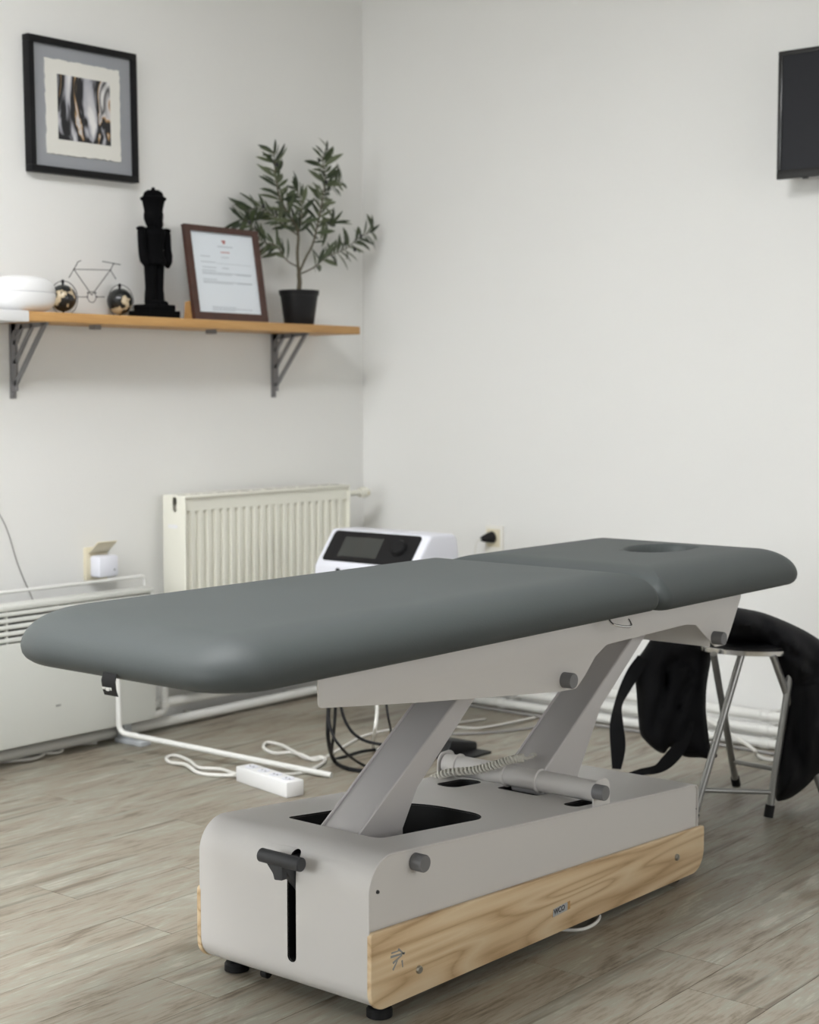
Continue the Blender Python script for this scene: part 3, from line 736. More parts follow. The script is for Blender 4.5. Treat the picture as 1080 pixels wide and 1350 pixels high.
cable('grey_cable', [onz(20, 983, .008), onz(35, 991, .006), onz(60, 993, .006), onz(78, 992, .005), onz(82, 987, .005), onz(70, 984, .006)], .0045, M['cable_white'], 'grey cable curling back beneath the heater panel', grp)
cable('grey_cable', [onz(66, 978, .010), onz(90, 981, .006), onz(110, 980, .006), onz(128, 979, .006)], .006, M['cable_white'], 'cut-off cable end pointing out from under the heater')
cp_ = onz(17, 1003, 0)
obj_c = obj('cable_plug', lt([(.006, 0), (.010, .002), (.011, .012), (.006, .024), (.004, .03)], (cp_[0], cp_[1], 0), n=12), M['outlet']); tag(obj_c, 'small beige connector on the cable under the heater', 'connector')

# ------------------------------------------------------------ radiator and heating pipes
RY = YW - .155
ra, rb_ = ony(245, 654, RY), ony(463, 639, RY)
rx0, rx1 = ra[0], rb_[0]; rz1 = (ra[2] + rb_[2]) / 2; rz0 = rz1 - .60; ryb = YW - .045
RD = thing('panel_radiator', ((rx0 + rx1) / 2, (RY + ryb) / 2, 0), 'cream white ribbed panel radiator hung on the wall', 'radiator')
bm = bm_new(); ribs = 21; pitch = (rx1 - rx0 - .05) / ribs; secs = []
xs = []
for k in range(ribs):
    x = rx0 + .025 + pitch * (k + .5)
    for dx, dp in ((-.48, 0), (-.30, 0), (-.22, 1), (.22, 1), (.30, 0)): xs.append((x + dx * pitch, dp))
xs = [(rx0 + .004, 0)] + xs + [(rx1 - .004, 0)]
zs = [rz0 + .006, rz0 + .040, rz0 + .050, rz1 - .062, rz1 - .050, rz1 - .008]
grid = [[bm.verts.new((x, RY + .012 - (.0) + (.010 if (dp == 0 and 1 < zi < 4) or (dp == 0 and zi in (2, 3)) else 0.0), z)) for zi, z in enumerate(zs)] for x, dp in xs]
for A_, B_ in zip(grid, grid[1:]):
    for k in range(len(zs) - 1): bm.faces.new((A_[k], B_[k], B_[k + 1], A_[k + 1]))
r_ = bmesh.ops.extrude_face_region(bm, geom=list(bm.faces)); bmesh.ops.translate(bm, verts=[v for v in r_['geom'] if isinstance(v, bmesh.types.BMVert)], vec=(0, .012, 0))
obj('ribbed_panel', bm, M['rad'], RD, 35)
obj('back_panel', bx(rx0 + .006, rx1 - .006, ryb - .022, ryb, rz0 + .006, rz1 - .01, bev=.004), M['rad'], RD)
side = bm_new(); prism(side, rpoly([(RY + .004, rz0), (ryb, rz0), (ryb, rz1), (RY + .004, rz1)], [.006, .004, .004, .008], 4), 'x', rx0, rx0 + .004, .001)
ep = obj('end_panel', side, M['rad'], RD)
cs = onx(230, 664, rx0)
boolean(ep, [(prism(bm_new(), rpoly([(cs[1] - .010, cs[2] - .028), (cs[1] + .010, cs[2] - .028), (cs[1] + .010, cs[2] + .022), (cs[1] - .010, cs[2] + .022)], .0098, 6), 'x', rx0 - .02, rx0 + .02), M['rad'])])
obj('end_panel', prism(bm_new(), rpoly([(RY + .004, rz0), (ryb, rz0), (ryb, rz1), (RY + .004, rz1)], [.006, .004, .004, .008], 4), 'x', rx1 - .004, rx1, .001), M['rad'], RD)
obj('vent_plug', lt([(.009, 0), (.009, .02)], (rx0 + .006, cs[1], cs[2] - .012), axis='x', n=14), M['steel'], RD)
c = onx(228, 694, rx0); obj('sticker', bx(rx0 - .0006, rx0 + .001, c[1] - .022, c[1] + .022, c[2] - .006, c[2] + .006), M['white'], RD)
tpn = obj('top_grille', bx(rx0 + .002, rx1 - .002, RY + .002, ryb, rz1 - .008, rz1, bev=.003), M['rad'], RD)
for x in np.linspace(rx0 + .03, rx1 - .03, 14):
    obj('grille_slot', bx(x - .020, x + .020, RY + .045, RY + .055, rz1 - .001, rz1 + .0004), M['heater_in'], tpn)
c = ony(479, 649, (RY + ryb) / 2 - .02)
obj('thermostat_valve', lt([(.010, rx1 - c[0] - .004), (.010, -.022), (.017, -.020), (.020, -.006), (.020, .012), (.016, .020), (.015, .024)], (c[0], c[1], c[2]), axis='x', n=20), M['rad'], RD)
obj('valve_mark', bx(c[0] + .004, c[0] + .012, c[1] - .0215, c[1] - .018, c[2] - .008, c[2] + .004), M['outlet'], RD)
for x in (rx0 + .12, rx1 - .12):
    obj('wall_bracket', bx(x - .015, x + .015, ryb - .002, YW, rz0 + .05, rz1 - .05), M['rad'], RD)
# pipes along the walls
XP = XW - .105; YPi = YW - .07
pg = 'heating pipes above the floor'
zz = [.104, .0615, .0195]
names = ['upper', 'middle', 'lowest']
for z, nme in zip(zz, names):
    o = thing('heating_pipe', (XP, YPi, 0), 'white heating pipe, %s of three along the wall with the plugged socket' % nme, 'pipe', pg)
    obj('pipe', tb([(XP, YB + .02, z), (XP, YPi - .04, z)], .0155, n=16), M['white_metal'], o)
    for yb in (ony(1003, 960, 2.2)[1] if False else 2.205, 3.2, .8):
        obj('coupling', lt([(.0165, -.014), (.0185, -.011), (.0185, .011), (.0165, .014)], (XP, yb, z), axis='y', n=16), M['white_metal'], o)
        obj('pipe_clip', bx(XP + .010, XW, yb - .006, yb + .006, z - .006, z + .006), M['white_metal'], o)
for z, nme in zip((.086, .024), ('upper', 'lower')):
    o = thing('heating_pipe', (XP, YPi, 0), 'white heating pipe, %s of two below the radiator' % nme, 'pipe', pg)
    obj('pipe', tb([(XF + .02, YPi, z), (XP - .035, YPi, z)], .0165, n=16), M['white_metal'], o)
    for xb in (3.62, 4.1):
        obj('pipe_clip', bx(xb - .006, xb + .006, YPi + .010, YW, z - .006, z + .006), M['white_metal'], o)
c = ony(214, 925, YPi - .02)
o = thing('radiator_feed_pipe', (c[0], YPi, 0), 'short white vertical pipe with elbow rising to the radiator', 'pipe')
obj('pipe', tb(fillet([(c[0], YPi - .03, rz0 + .05), (c[0], YPi - .03, .062), (c[0] - .06, YPi - .03, .062)], .02), .011, n=12), M['white_metal'], o)
obj('elbow', lt([(.013, 0), (.0155, .002), (.0155, .022), (.013, .024)], (c[0], YPi - .03, .078), n=14), M['white_metal'], o)
cable('wall_cable', [(XP - .05, 3.4, .006), (XP - .05, 2.9, .005), (XP - .045, 2.5, .006), (XP - .06, 2.1, .005), (XP - .05, 1.5, .005)], .005, M['cable_grey'], 'dark cable along the floor below the three heating pipes')
cable('wall_cable', [(XP - .024, 2.40, .075), onz(990, 985, .045), onz(997, 995, .012), onz(1012, 1001, .006), onz(1040, 1004, .006), onz(1100, 1010, .006)], .0055, M['cable_white'], 'white cable curving from the pipes down onto the floor')

# ------------------------------------------------------------ sockets
a, b = ony(109, 716, YW), ony(135, 763, YW)
OL = thing('wall_socket', ((a[0] + b[0]) / 2, YW, b[2]), 'cream wall socket with raised hinged cover above the panel heater', 'wall socket')
obj('socket_plate', bx(a[0], b[0] + .012, YW - .014, YW, b[2], b[2] + .105, bev=.004), M['outlet'], OL)
bm = bx(a[0] + .006, b[0] + .008, -.004, 0, 0, .062, bev=.0015)
bmesh.ops.transform(bm, matrix=Matrix.Translation((0, YW - .015, b[2] + .088)) @ Matrix.Rotation(math.radians(52), 4, 'X'), verts=bm.verts)
obj('hinged_cover', bm, M['outlet'], OL)
PA = thing('plug_adapter', ((a[0] + b[0]) / 2, YW - .03, b[2] + .012), 'white plug adapter in the cream wall socket', 'plug')
obj('adapter_body', bx(a[0] + .014, b[0] + .016, YW - .062, YW - .014, b[2] + .012, b[2] + .080, bev=.008), M['white_cool'], PA)
obj('indicator', lt([(.004, 0), (.004, .001)], (b[0] - .002, YW - .063, b[2] + .034), axis='y', n=10), M['footgrey'], PA)
cable('thin_wire', [ony(-140, 440, YW - .003), ony(-90, 540, YW - .003), ony(-30, 625, YW - .003), ony(-4, 672, YW - .003), ony(10, 700, YW - .003), ony(24, 745, YW - .003), ony(44, 792, YW - .004), ony(60, 830, YW - .005)], .0016, M['cable_grey'], 'thin dark wire running down the wall above the panel heater', cat='wire')
a, b = onx(642, 692, XW), onx(665, 734, XW)
OR = thing('wall_socket', (XW, (a[1] + b[1]) / 2, b[2]), 'white double wall socket with a black plug in it', 'wall socket')
obj('socket_plate', bx(XW - .012, XW, b[1], a[1], b[2] - .06, a[2], bev=.004), M['outlet_w'], OR)
obj('socket_insert', bx(XW - .015, XW - .010, b[1] + .010, a[1] - .010, a[2] - .075, a[2] - .012, bev=.002), M['outlet'], OR)
c = onx(650, 708, XW - .015)
BP = thing('black_plug', (XW - .03, c[1], c[2]), 'black mains plug pushed into the white double socket', 'plug')
bm = lt([(.019, 0), (.021, .003), (.019, .016), (.011, .042), (.007, .052)], (0, 0, 0), n=20)
bmesh.ops.transform(bm, matrix=Matrix.Translation((XW - .015, c[1], c[2])) @ Vector((-1, .35, -.1)).to_track_quat('Z', 'Y').to_matrix().to_4x4(), verts=bm.verts)
obj('plug_body', bm, M['black'], BP)
e_ = Vector((XW - .015, c[1], c[2])) + Vector((-1, .35, -.1)).normalized() * .05
obj('plug_cable', tb(catmull([e_, e_ + Vector((-.015, .008, -.012)), e_ + Vector((-.02, .012, -.08)), e_ + Vector((-.01, .012, -.40)), e_ + Vector((-.02, .0, -.58))], 8), .0035, n=8), M['cable_white'], BP)

# ------------------------------------------------------------ television
tv = onx(1027, 68, XW - .10); tv2 = onx(1023, 237, XW - .10)
ty1 = (tv[1] + tv2[1]) / 2; tz1, tz0 = tv[2], tv2[2]; ty0 = ty1 - .70; tx = XW - .10
TV = thing('television', (XW, (ty0 + ty1) / 2, tz0), 'black flat television mounted high on the wall', 'television')
obj('back_shell', bx(tx + .012, tx + .045, ty0 + .02, ty1 - .02, tz0 + .03, tz1 - .02, bev=.01), M['tvbezel'], TV)
bz = bm_new(); box(bz, tx, tx + .014, ty0, ty1, tz1 - .014, tz1, .002); box(bz, tx, tx + .014, ty0, ty1, tz0, tz0 + .026, .002)
box(bz, tx, tx + .014, ty0, ty0 + .014, tz0 + .026, tz1 - .014, .002); box(bz, tx, tx + .014, ty1 - .014, ty1, tz0 + .026, tz1 - .014, .002)
obj('bezel', bz, M['tvbezel'], TV)
obj('screen', bx(tx + .004, tx + .013, ty0 + .012, ty1 - .012, tz0 + .024, tz1 - .012), M['screen'], TV)
obj('wall_mount', bx(tx + .04, XW, (ty0 + ty1) / 2 - .1, (ty0 + ty1) / 2 + .1, (tz0 + tz1) / 2 - .1, (tz0 + tz1) / 2 + .1), M['bracket'], TV)
c = onx(1061, 236, tx); obj('power_light', bx(tx + .002, tx + .010, c[1] - .008, c[1] + .008, tz0 - .004, tz0 + .001), M['tvbezel'], TV)

# ------------------------------------------------------------ framed picture
FY = YW - .032
c4 = [ony(*p, FY) for p in ((38, 45), (181, 70), (183, 240), (41, 226))]
ang = math.atan2((c4[1][2] - c4[0][2]) + (c4[2][2] - c4[3][2]), (c4[1][0] - c4[0][0]) + (c4[2][0] - c4[3][0])) if False else 0.012
ctr = np.mean(np.array(c4), axis=0); fw_, fh_ = (c4[1][0] - c4[0][0]), ((c4[0][2] - c4[3][2]) + (c4[1][2] - c4[2][2])) / 2
PF = thing('framed_picture', (ctr[0], YW, ctr[2] - fh_ / 2), 'black framed abstract print on deckled paper hanging above the shelf', 'picture')
RM = Matrix.Translation((ctr[0], 0, ctr[2])) @ Matrix.Rotation(-ang, 4, 'Y')
def pf(name, bm, m): bmesh.ops.transform(bm, matrix=RM, verts=bm.verts); return obj(name, bm, m, PF)
W2, H2, t_ = fw_ / 2, fh_ / 2, .020
bm = bm_new()
box(bm, -W2, W2, FY, YW - .002, H2 - t_, H2, .0015); box(bm, -W2, W2, FY, YW - .002, -H2, -H2 + t_, .0015)
box(bm, -W2, -W2 + t_, FY, YW - .002, -H2 + t_, H2 - t_, .0015); box(bm, W2 - t_, W2, FY, YW - .002, -H2 + t_, H2 - t_, .0015)
pf('frame', bm, M['frame_black'])
pf('mount_board', bx(-W2 + t_ - .002, W2 - t_ + .002, FY + .012, FY + .02, -H2 + t_ - .002, H2 - t_ + .002), M['mount'])
random.seed(7)
dk = []; aw, ah = W2 * .685, H2 * .70
for (p, q) in (((-aw, -ah), (aw, -ah)), ((aw, -ah), (aw, ah)), ((aw, ah), (-aw, ah)), ((-aw, ah), (-aw, -ah))):
    for k in range(26):
        t = k / 26; j = random.uniform(-.0022, .0022); x, z = p[0] + (q[0] - p[0]) * t, p[1] + (q[1] - p[1]) * t
        dk.append((x + (j if p[0] == q[0] else 0), z + (j if p[1] == q[1] else 0)))
pf('deckled_sheet', prism(bm_new(), dk, 'y', FY + .0085, FY + .012), M['cream_paper'])
pf('print', bx(-aw * .70, aw * .72, FY + .0078, FY + .0086, -ah * .68, ah * .70), M['art'])

# ------------------------------------------------------------ shelf
SD = .205; SY = YW - SD                      # front edge
sa, sb = ony(38, 412, SY), ony(475, 429, SY)
szt = (sa[2] + sb[2]) / 2; szb = szt - .0275; sx0, sx1 = sa[0], sb[0]
SH = thing('wall_shelf', ((sx0 + sx1) / 2, YW, szb), 'long oak wall shelf on two grey slotted brackets', 'shelf')
obj('board', bx(sx0, sx1, SY, YW, szb, szt, bev=.002), M['shelf'], SH)
WS = tag(obj('white_shelf', bx(sx0 - .9, sx0 - .0015, SY - .004, YW, szb - .003, szt + .001, bev=.002), M['white']), 'white shelf board butted against the oak shelf', 'shelf')
def bracket(px):
    w = ony(px, 470, YW - .004); x = w[0]; dep = .170; hh = .20
    y1 = YW; z1 = szb
    bm = bm_new(); th = .009
    def bar(p, q, wd):
        p, q = np.array(p), np.array(q); d = (q - p) / np.linalg.norm(q - p); n_ = np.array([-d[1], d[0]]) * wd / 2
        prism(bm, [tuple(p + n_), tuple(q + n_), tuple(q - n_), tuple(p - n_)], 'x', x - th / 2, x + th / 2)
    prism(bm, [(y1, z1), (y1 - dep, z1), (y1 - dep, z1 - .008), (y1, z1 - .022)], 'x', x - th / 2, x + th / 2)
    bar((y1 - .011, z1), (y1 - .011, z1 - hh), .022)
    for t in (.30, .58, .90):
        bar((y1 - dep * t * 1.0 - .004, z1 - .004), (y1 - .014, z1 - hh * t - .002), .013 if t > .8 else .011)
    prism(bm, [(y1, z1), (y1 - .03, z1), (y1, z1 - .036)], 'x', x - th / 2, x + th / 2)
    br = obj('bracket', bm, M['bracket'], SH)
    obj('bracket_plate', bx(x - .011, x + .011, YW - .004, YW, szb - hh - .022, szb, bev=.001), M['bracket'], br)
    obj('bracket_screw', lt([(.006, -.006), (.007, 0)], (x, YW - .004, szb - hh - .012), axis='y', n=12), M['bracket'], br)
bracket(361); bracket(17)
for px in (124, 277):
    x = ony(px, 430, SY + .09)[0]; obj('shelf_clip', bx(x - .012, x + .012, SY + .07, SY + .10, szb - .014, szb, bev=.002), M['bracket'], SH)

# ------------------------------------------------------------ things on the shelf
# white diffuser
dy_ = SY + .045
a, b = ony(-2, 385, dy_), ony(76, 385, dy_); R_ = (b[0] - a[0]) / 2 * .98; cx = (a[0] + b[0]) / 2; hh = .104
DF = thing('aroma_diffuser', (cx, dy_ + .02, szt), 'round white aroma diffuser at the joint of the two shelf boards', 'diffuser')
pr = []
for k in range(25):
    t = -math.pi / 2 + math.pi * k / 24
    pr.append((max(R_ * abs(math.cos(t)) ** .52, .002), hh * .5 + hh * .5 * math.copysign(abs(math.sin(t)) ** .80, math.sin(t))))
cut = 13
obj('lower_shell', lt([p for p in pr if p[1] < hh * .54] + [(R_ * .985, hh * .54)], (cx, dy_ + .02, szt), n=40, sy=.6), M['white'], DF, 60)
obj('upper_shell', lt([(R_ * .985, hh * .555)] + [p for p in pr if p[1] > hh * .555], (cx, dy_ + .02, szt), n=40, sy=.6), M['white'], DF, 60)
obj('seam', lt([(R_ * .975, hh * .53), (R_ * .975, hh * .56)], (cx, dy_ + .02, szt), n=40, sy=.6), M['footgrey'], DF)
c = ony(60, 389, dy_ - .03); obj('indicator', sphere(bm_new(), (c[0], dy_ + .02 - R_ * .6 * .80, szt + hh * .40), .003), M['footgrey'], DF)
# bicycle ornament with two globes for wheels
GY = SY + .150
def g3(px, py, y=GY): return Vector(ony(px, py, y))
BG = thing('bicycle_globe_ornament', tuple(g3(120, 412)), 'wire bicycle ornament with two small black globes as wheels', 'ornament')
BG.location.z = szt; ORG[BG.name].z = szt
wr_ = .0013
hd, st2, bb = g3(97.5, 355), g3(145.5, 356), g3(121, 389)
wf, wb = g3(83, 384), g3(158, 386)
bm = bm_new()
for p in ([hd, st2], [hd, bb], [st2, bb], [g3(103, 345), hd, g3(91, 366)], [g3(103, 345), g3(107, 343.5)], [st2, g3(150, 347.5)], [g3(135, 344.5), g3(159, 349)], [st2, g3(153, 368)], [g3(103, 391.5), g3(115, 391.5)], [g3(128, 391.5), g3(138, 391.5)]):
    tube(bm, p, wr_, n=6)
for p in (hd, st2, g3(150, 347.5), g3(116, 386), g3(126, 386), g3(115, 391.5), g3(128, 391.5)): sphere(bm, p, .0028, u=8, v=6)
obj('bicycle_frame', bm, M['wire'], BG)
obj('chain_ring', torus(bb + Vector((0, 0, -.006)), .0165, .0011, (0, 1, 0)), M['wire'], BG)
gr = .0405
for w in (wf, wb):
    w.z = szt + .012 + gr
    go = obj('globe', sphere(bm_new(), w, gr, u=28, v=18), M['globe'], BG)
    obj('finial', lt([(.003, 0), (.004, .006), (.0055, .010), (.003, .016)], (w.x, w.y, w.z + gr - .001), n=10), M['black'], go)
    obj('peg', lt([(.003, 0), (.0028, .008), (.0065, .015)], (w.x, w.y, szt), n=10), M['black'], go)
    obj('wheel_ring', torus((w.x + .004, w.y, w.z), gr + .011, .0012, (0, 1, 0), n=40, m=6), M['wire'], BG)
# nutcracker
NY = SY + .085
nb, nt_ = ony(204, 417, NY), ony(202, 246, NY); nx = nb[0] + .0; NH = nt_[2] - szt
NC = thing('nutcracker_figure', (nx, NY, szt), 'matte black nutcracker soldier figure standing on the shelf', 'figurine')
k_ = NH / 172.0      # metres per photo pixel of height
def nz(py): return szt + (417 - py) * k_
def nw(px): return px * k_ * 1.28
mb_ = M['matte_black']
bm = bm_new(); box(bm, nx - nw(21), nx + nw(21), NY - .05, NY + .05, szt, nz(407), .003); box(bm, nx - nw(17), nx + nw(17), NY - .042, NY + .042, nz(407.5), nz(399), .004); obj('plinth', bm, mb_, NC)
for s in (-1, 1):
    obj('boot', join(lt([(.018, nz(400)), (.020, nz(396)), (.019, nz(385)), (.016, nz(375))], (nx + s * nw(5.2), NY, 0), n=16), sphere(bm_new(), (nx + s * nw(5.2), NY - .018, nz(398)), .015, (1, 1.6, .8))), mb_, NC)
    obj('leg', lt([(.0165, nz(378)), (.0185, nz(360)), (.0205, nz(340))], (nx + s * nw(5.4), NY, 0), n=16, sy=1.0), mb_, NC)
    ax = nx + s * nw(17)
    obj('arm', tb([(ax - s * .002, NY, nz(300)), (ax, NY - .002, nz(306)), (ax + s * .001, NY - .004, nz(325)), (ax + s * .001, NY - .008, nz(334)), (ax - s * .002, NY - .010, nz(342)), (ax - s * .008, NY - .012, nz(346)), (ax - s * .013, NY - .012, nz(344))], [.011, .0135, .0125, .0135, .0135, .012, .008], n=14), mb_, NC)
    obj('epaulette', sphere(bm_new(), (ax, NY, nz(301)), .0145, (1.05, 1.1, .55)), mb_, NC)
obj('coat', lt([(nw(13.2), nz(346)), (nw(13.4), nz(340)), (nw(10.5), nz(332)), (nw(10.3), nz(322)), (nw(12.5), nz(310)), (nw(13.5), nz(303)), (nw(10), nz(299)), (nw(6), nz(297))], (nx, NY, 0), n=24, sy=.85), mb_, NC, 60)
obj('belt', lt([(nw(10.9), nz(333)), (nw(10.9), nz(329))], (nx, NY, 0), n=24, sy=.86), mb_, NC)
hd_ = obj('head', lt([(nw(6), nz(299)), (nw(8.2), nz(294)), (nw(10), nz(287)), (nw(10.2), nz(281)), (nw(9), nz(276))], (nx, NY, 0), n=24, sy=1.0), mb_, NC, 60)
obj('nose', sphere(bm_new(), (nx, NY - nw(10.6), nz(286)), .006, (.8, 1, 1.2), 10, 8), mb_, hd_)
obj('beard', sphere(bm_new(), (nx, NY - nw(8), nz(294)), .017, (1, .6, 1.2), 14, 10), mb_, hd_)
ht = obj('hat', lt([(nw(9.4), nz(281)), (nw(9.6), nz(276)), (nw(11.6), nz(264)), (nw(13.4), nz(262)), (nw(13.2), nz(259.5)), (nw(10.6), nz(258)), (nw(9.6), nz(253)), (nw(6.5), nz(250)), (nw(1.9), nz(249)), (nw(2), nz(247.5)), (nw(1.4), nz(246))], (nx, NY, 0), n=24), mb_, NC, 50)
# framed certificate leaning back
b0, b1 = ony(255.5, 420, SY + .055), ony(351, 421, SY + .055)
t0 = ony(243.5, 298, SY + .105); t1 = ony(341, 304, SY + .105)
wC = ((b1[0] - b0[0]) + (t1[0] - t0[0])) / 2; O = Vector((b0[0], SY + .055, szt + .002)); hC = ((t0[2] + t1[2]) / 2 - O.z); upv = Vector((0, .05, hC)); LC = upv.length; upv.normalize(); nC = Vector((0, -upv.z, upv.y))
CF = thing('framed_certificate', (O.x + wC / 2, O.y + .03, szt), 'pale printed certificate in a dark brown wooden frame leaning on the shelf', 'certificate')
def cpl(u, v, o_=0): return O + Vector((u, 0, 0)) + upv * v + nC * o_
def cslab(bm, u0, u1, v0, v1, o0, o1, r=0):
    pts = rpoly([(u0, v0), (u1, v0), (u1, v1), (u0, v1)], r, 4)
    a = [bm.verts.new(cpl(u, v, o0)) for u, v in pts]; b = [bm.verts.new(cpl(u, v, o1)) for u, v in pts]
    bm.faces.new(a); bm.faces.new(b[::-1])
    for i in range(len(a)): j = (i + 1) % len(a); bm.faces.new((a[i], a[j], b[j], b[i]))
    return bm
fwid = .024
bm = bm_new()
cslab(bm, 0, wC, 0, fwid, -.006, .010); cslab(bm, 0, wC, LC - fwid * .8, LC, -.006, .010); cslab(bm, 0, fwid, fwid, LC - fwid * .8, -.006, .010); cslab(bm, wC - fwid, wC, fwid, LC - fwid * .8, -.006, .010)
obj('frame', bm, M['mahogany'], CF)
pa = obj('certificate_sheet', cslab(bm_new(), fwid - .002, wC - fwid + .002, fwid - .002, LC - fwid * .8 + .002, -.004, .002), M['paper'], CF)
obj('easel_back', prism(bm_new(), [(O.y + .012, szt), (O.y + .050, szt), (O.y + .044, szt + .058), (O.y + .02, szt + .062)], 'x', O.x + .003, O.x + .022), M['shelf'], CF)
iw, ih = wC - 2 * fwid, LC - 1.8 * fwid
def line(u0, u1, v, hgt=.0022, m='ink'):
    obj('print_line', cslab(bm_new(), fwid + iw * u0, fwid + iw * u1, fwid + ih * v - hgt / 2, fwid + ih * v + hgt / 2, .002, .0023), M[m], pa)
line(.495, .555, .905, .006, 'red'); line(.51, .545, .885, .008, 'red')
line(.42, .66, .835, .0028); line(.46, .60, .765, .0028, 'red')
line(.13, .28, .70); line(.46, .58, .70); line(.13, .36, .63); line(.38, .93, .62, .0012); line(.14, .36, .565); line(.45, .56, .565)
for v0 in (.50, .39):
    line(.13, .35, v0 + .025); line(.13, .92, v0); line(.13, .60, v0 - .018, .002); line(.66, .90, v0 - .012, .002)
line(.22, .60, .075, .002); line(.22, .86, .055, .002); line(.22, .58, .035, .002)
# potted olive tree
PY_ = SY + .09
pc = ony(394.5, 425, PY_); px_ = pc[0]
OT = thing('potted_olive_tree', (px_, PY_, szt), 'small artificial olive tree in a black pot at the end of the shelf', 'potted plant')
zr = ony(394, 383, PY_)[2]; rw = (ony(417, 383, PY_)[0] - ony(372, 383, PY_)[0]) / 2 * .82
pot = obj('pot', lt([(rw * .70, szt), (rw * .73, szt + .004), (rw * .92, zr - .018), (rw * .96, zr - .018), (rw, zr - .002), (rw * .98, zr), (rw * .90, zr), (rw * .88, zr - .012), (.002, zr - .012)], (px_, PY_, 0), n=32), M['black'], OT, 40)
obj('soil', lt([(rw * .88, zr - .014), (rw * .8, zr - .009), (.002, zr - .006)], (px_, PY_, 0), n=20), M['soil'], OT)
random.seed(11)
stems = [
    ([(394, 384), (395, 372), (394, 361)], .0085, .0075, 0),
    ([(394, 361), (392, 335), (393, 308), (384, 288), (370, 264), (364, 238), (362, 215), (360, 199)], .006, .0012, 52),
    ([(393, 308), (398, 285), (396, 262), (388, 247)], .003, .001, 26),
    ([(394, 361), (403, 340), (413, 320), (422, 281), (426, 258), (429, 232), (425, 209), (433, 196)], .0045, .0012, 62),
    ([(396, 361), (413, 353), (432, 338), (456, 328), (475, 312), (494, 305)], .003, .001, 44),
    ([(393, 352), (378, 343), (364, 324), (345, 318), (329, 294), (313, 290)], .003, .001, 40),
    ([(393, 310), (374, 297), (356, 281), (338, 274), (326, 279)], .003, .001, 38),
    ([(422, 281), (433, 296), (440, 292)], .0015, .001, 10),
    ([(426, 258), (440, 247), (452, 238)], .0015, .001, 12),
]
leaf_meshes = []
for li in range(3):
    for wv in (.19, .24):
        bm = bm_new(); n = 6; rowsL = []
        for i in range(n + 1):
            t = i / n; w = wv * math.sin(math.pi * min(t * .96 + .03, 1)) ** .8 * .5; z = -.18 * t * t
            rowsL.append([bm.verts.new((-w, t, z + w * .35)), bm.verts.new((0, t, z)), bm.verts.new((w, t, z + w * .35))])
        for A_, B_ in zip(rowsL, rowsL[1:]):
            for k in range(2): bm.faces.new((A_[k], A_[k + 1], B_[k + 1], B_[k]))
        for f in bm.faces: f.smooth = True
        me = bpy.data.meshes.new('leaf'); bm.to_mesh(me); bm.free(); me.materials.append(M['leafs'][li]); leaf_meshes.append(me)
nleaf = 0
rtv, upv_ = Vector((1, 0, 0)), Vector((0, 0, 1))
for si, (pts, r0, r1, nl_) in enumerate(stems):
    dyo = [0, .0, -.02, -.02, .0, .055, .06, -.03, .01][si]
    P3 = []
    for i, p in enumerate(pts):
        t = i / (len(pts) - 1); P3.append(ony(*p, PY_ + dyo * t + random.uniform(-.006, .006) * (si > 0)))
    cv = catmull(P3, 6); m_ = len(cv)
    obj('trunk' if si == 0 else 'branch', tb(cv, [r0 + (r1 - r0) * i / (m_ - 1) for i in range(m_)], n=8), M['bark'], OT)
    for j in range(nl_):
        if nleaf >= 290: break
        lo = .30 if si in (1, 3) else .22
        if si in (7, 8, 2): lo = .1
        t = lo + (1 - lo) * (j + random.random() * .6) / nl_; i = min(int(t * (m_ - 1)), m_ - 2)
        p = Vector(cv[i]); d = (Vector(cv[i + 1]) - p).normalized()
        sgn = 1 if j % 2 else -1
        side_ = Vector((-d.z, 0, d.x)) * sgn * random.uniform(.5, 1.15) + Vector((0, random.uniform(-.8, .6), 0))
        yv = (d * random.uniform(.35, 1.0) + side_).normalized()
        xv = yv.cross(Vector((random.uniform(-.6, .6), -1, random.uniform(-.3, .8)))).normalized(); zv = xv.cross(yv)
        Lf = random.uniform(.046, .086)
        if si in (1, 3) and t > .9: Lf *= .75
        o = bpy.data.objects.new('leaf', random.choice(leaf_meshes)); COL.objects.link(o); o.parent = OT
        if p.y + yv.y * Lf > YW - .01: yv.y = 0; yv.normalize()
        o.matrix_local = Matrix.Translation(p - ORG[OT.name]) @ Matrix(((xv.x, yv.x, zv.x, 0), (xv.y, yv.y, zv.y, 0), (xv.z, yv.z, zv.z, 0), (0, 0, 0, 1))) @ Matrix.Scale(Lf, 4)
        nleaf += 1
for p in ((365, 217), (421, 211), (430, 240), (476, 311), (468, 329), (329, 293), (347, 272)):
    obj('olive', sphere(bm_new(), ony(*p, PY_ - .02), .0062, (1, 1, 1.25), 10, 8), M['olive'], OT)

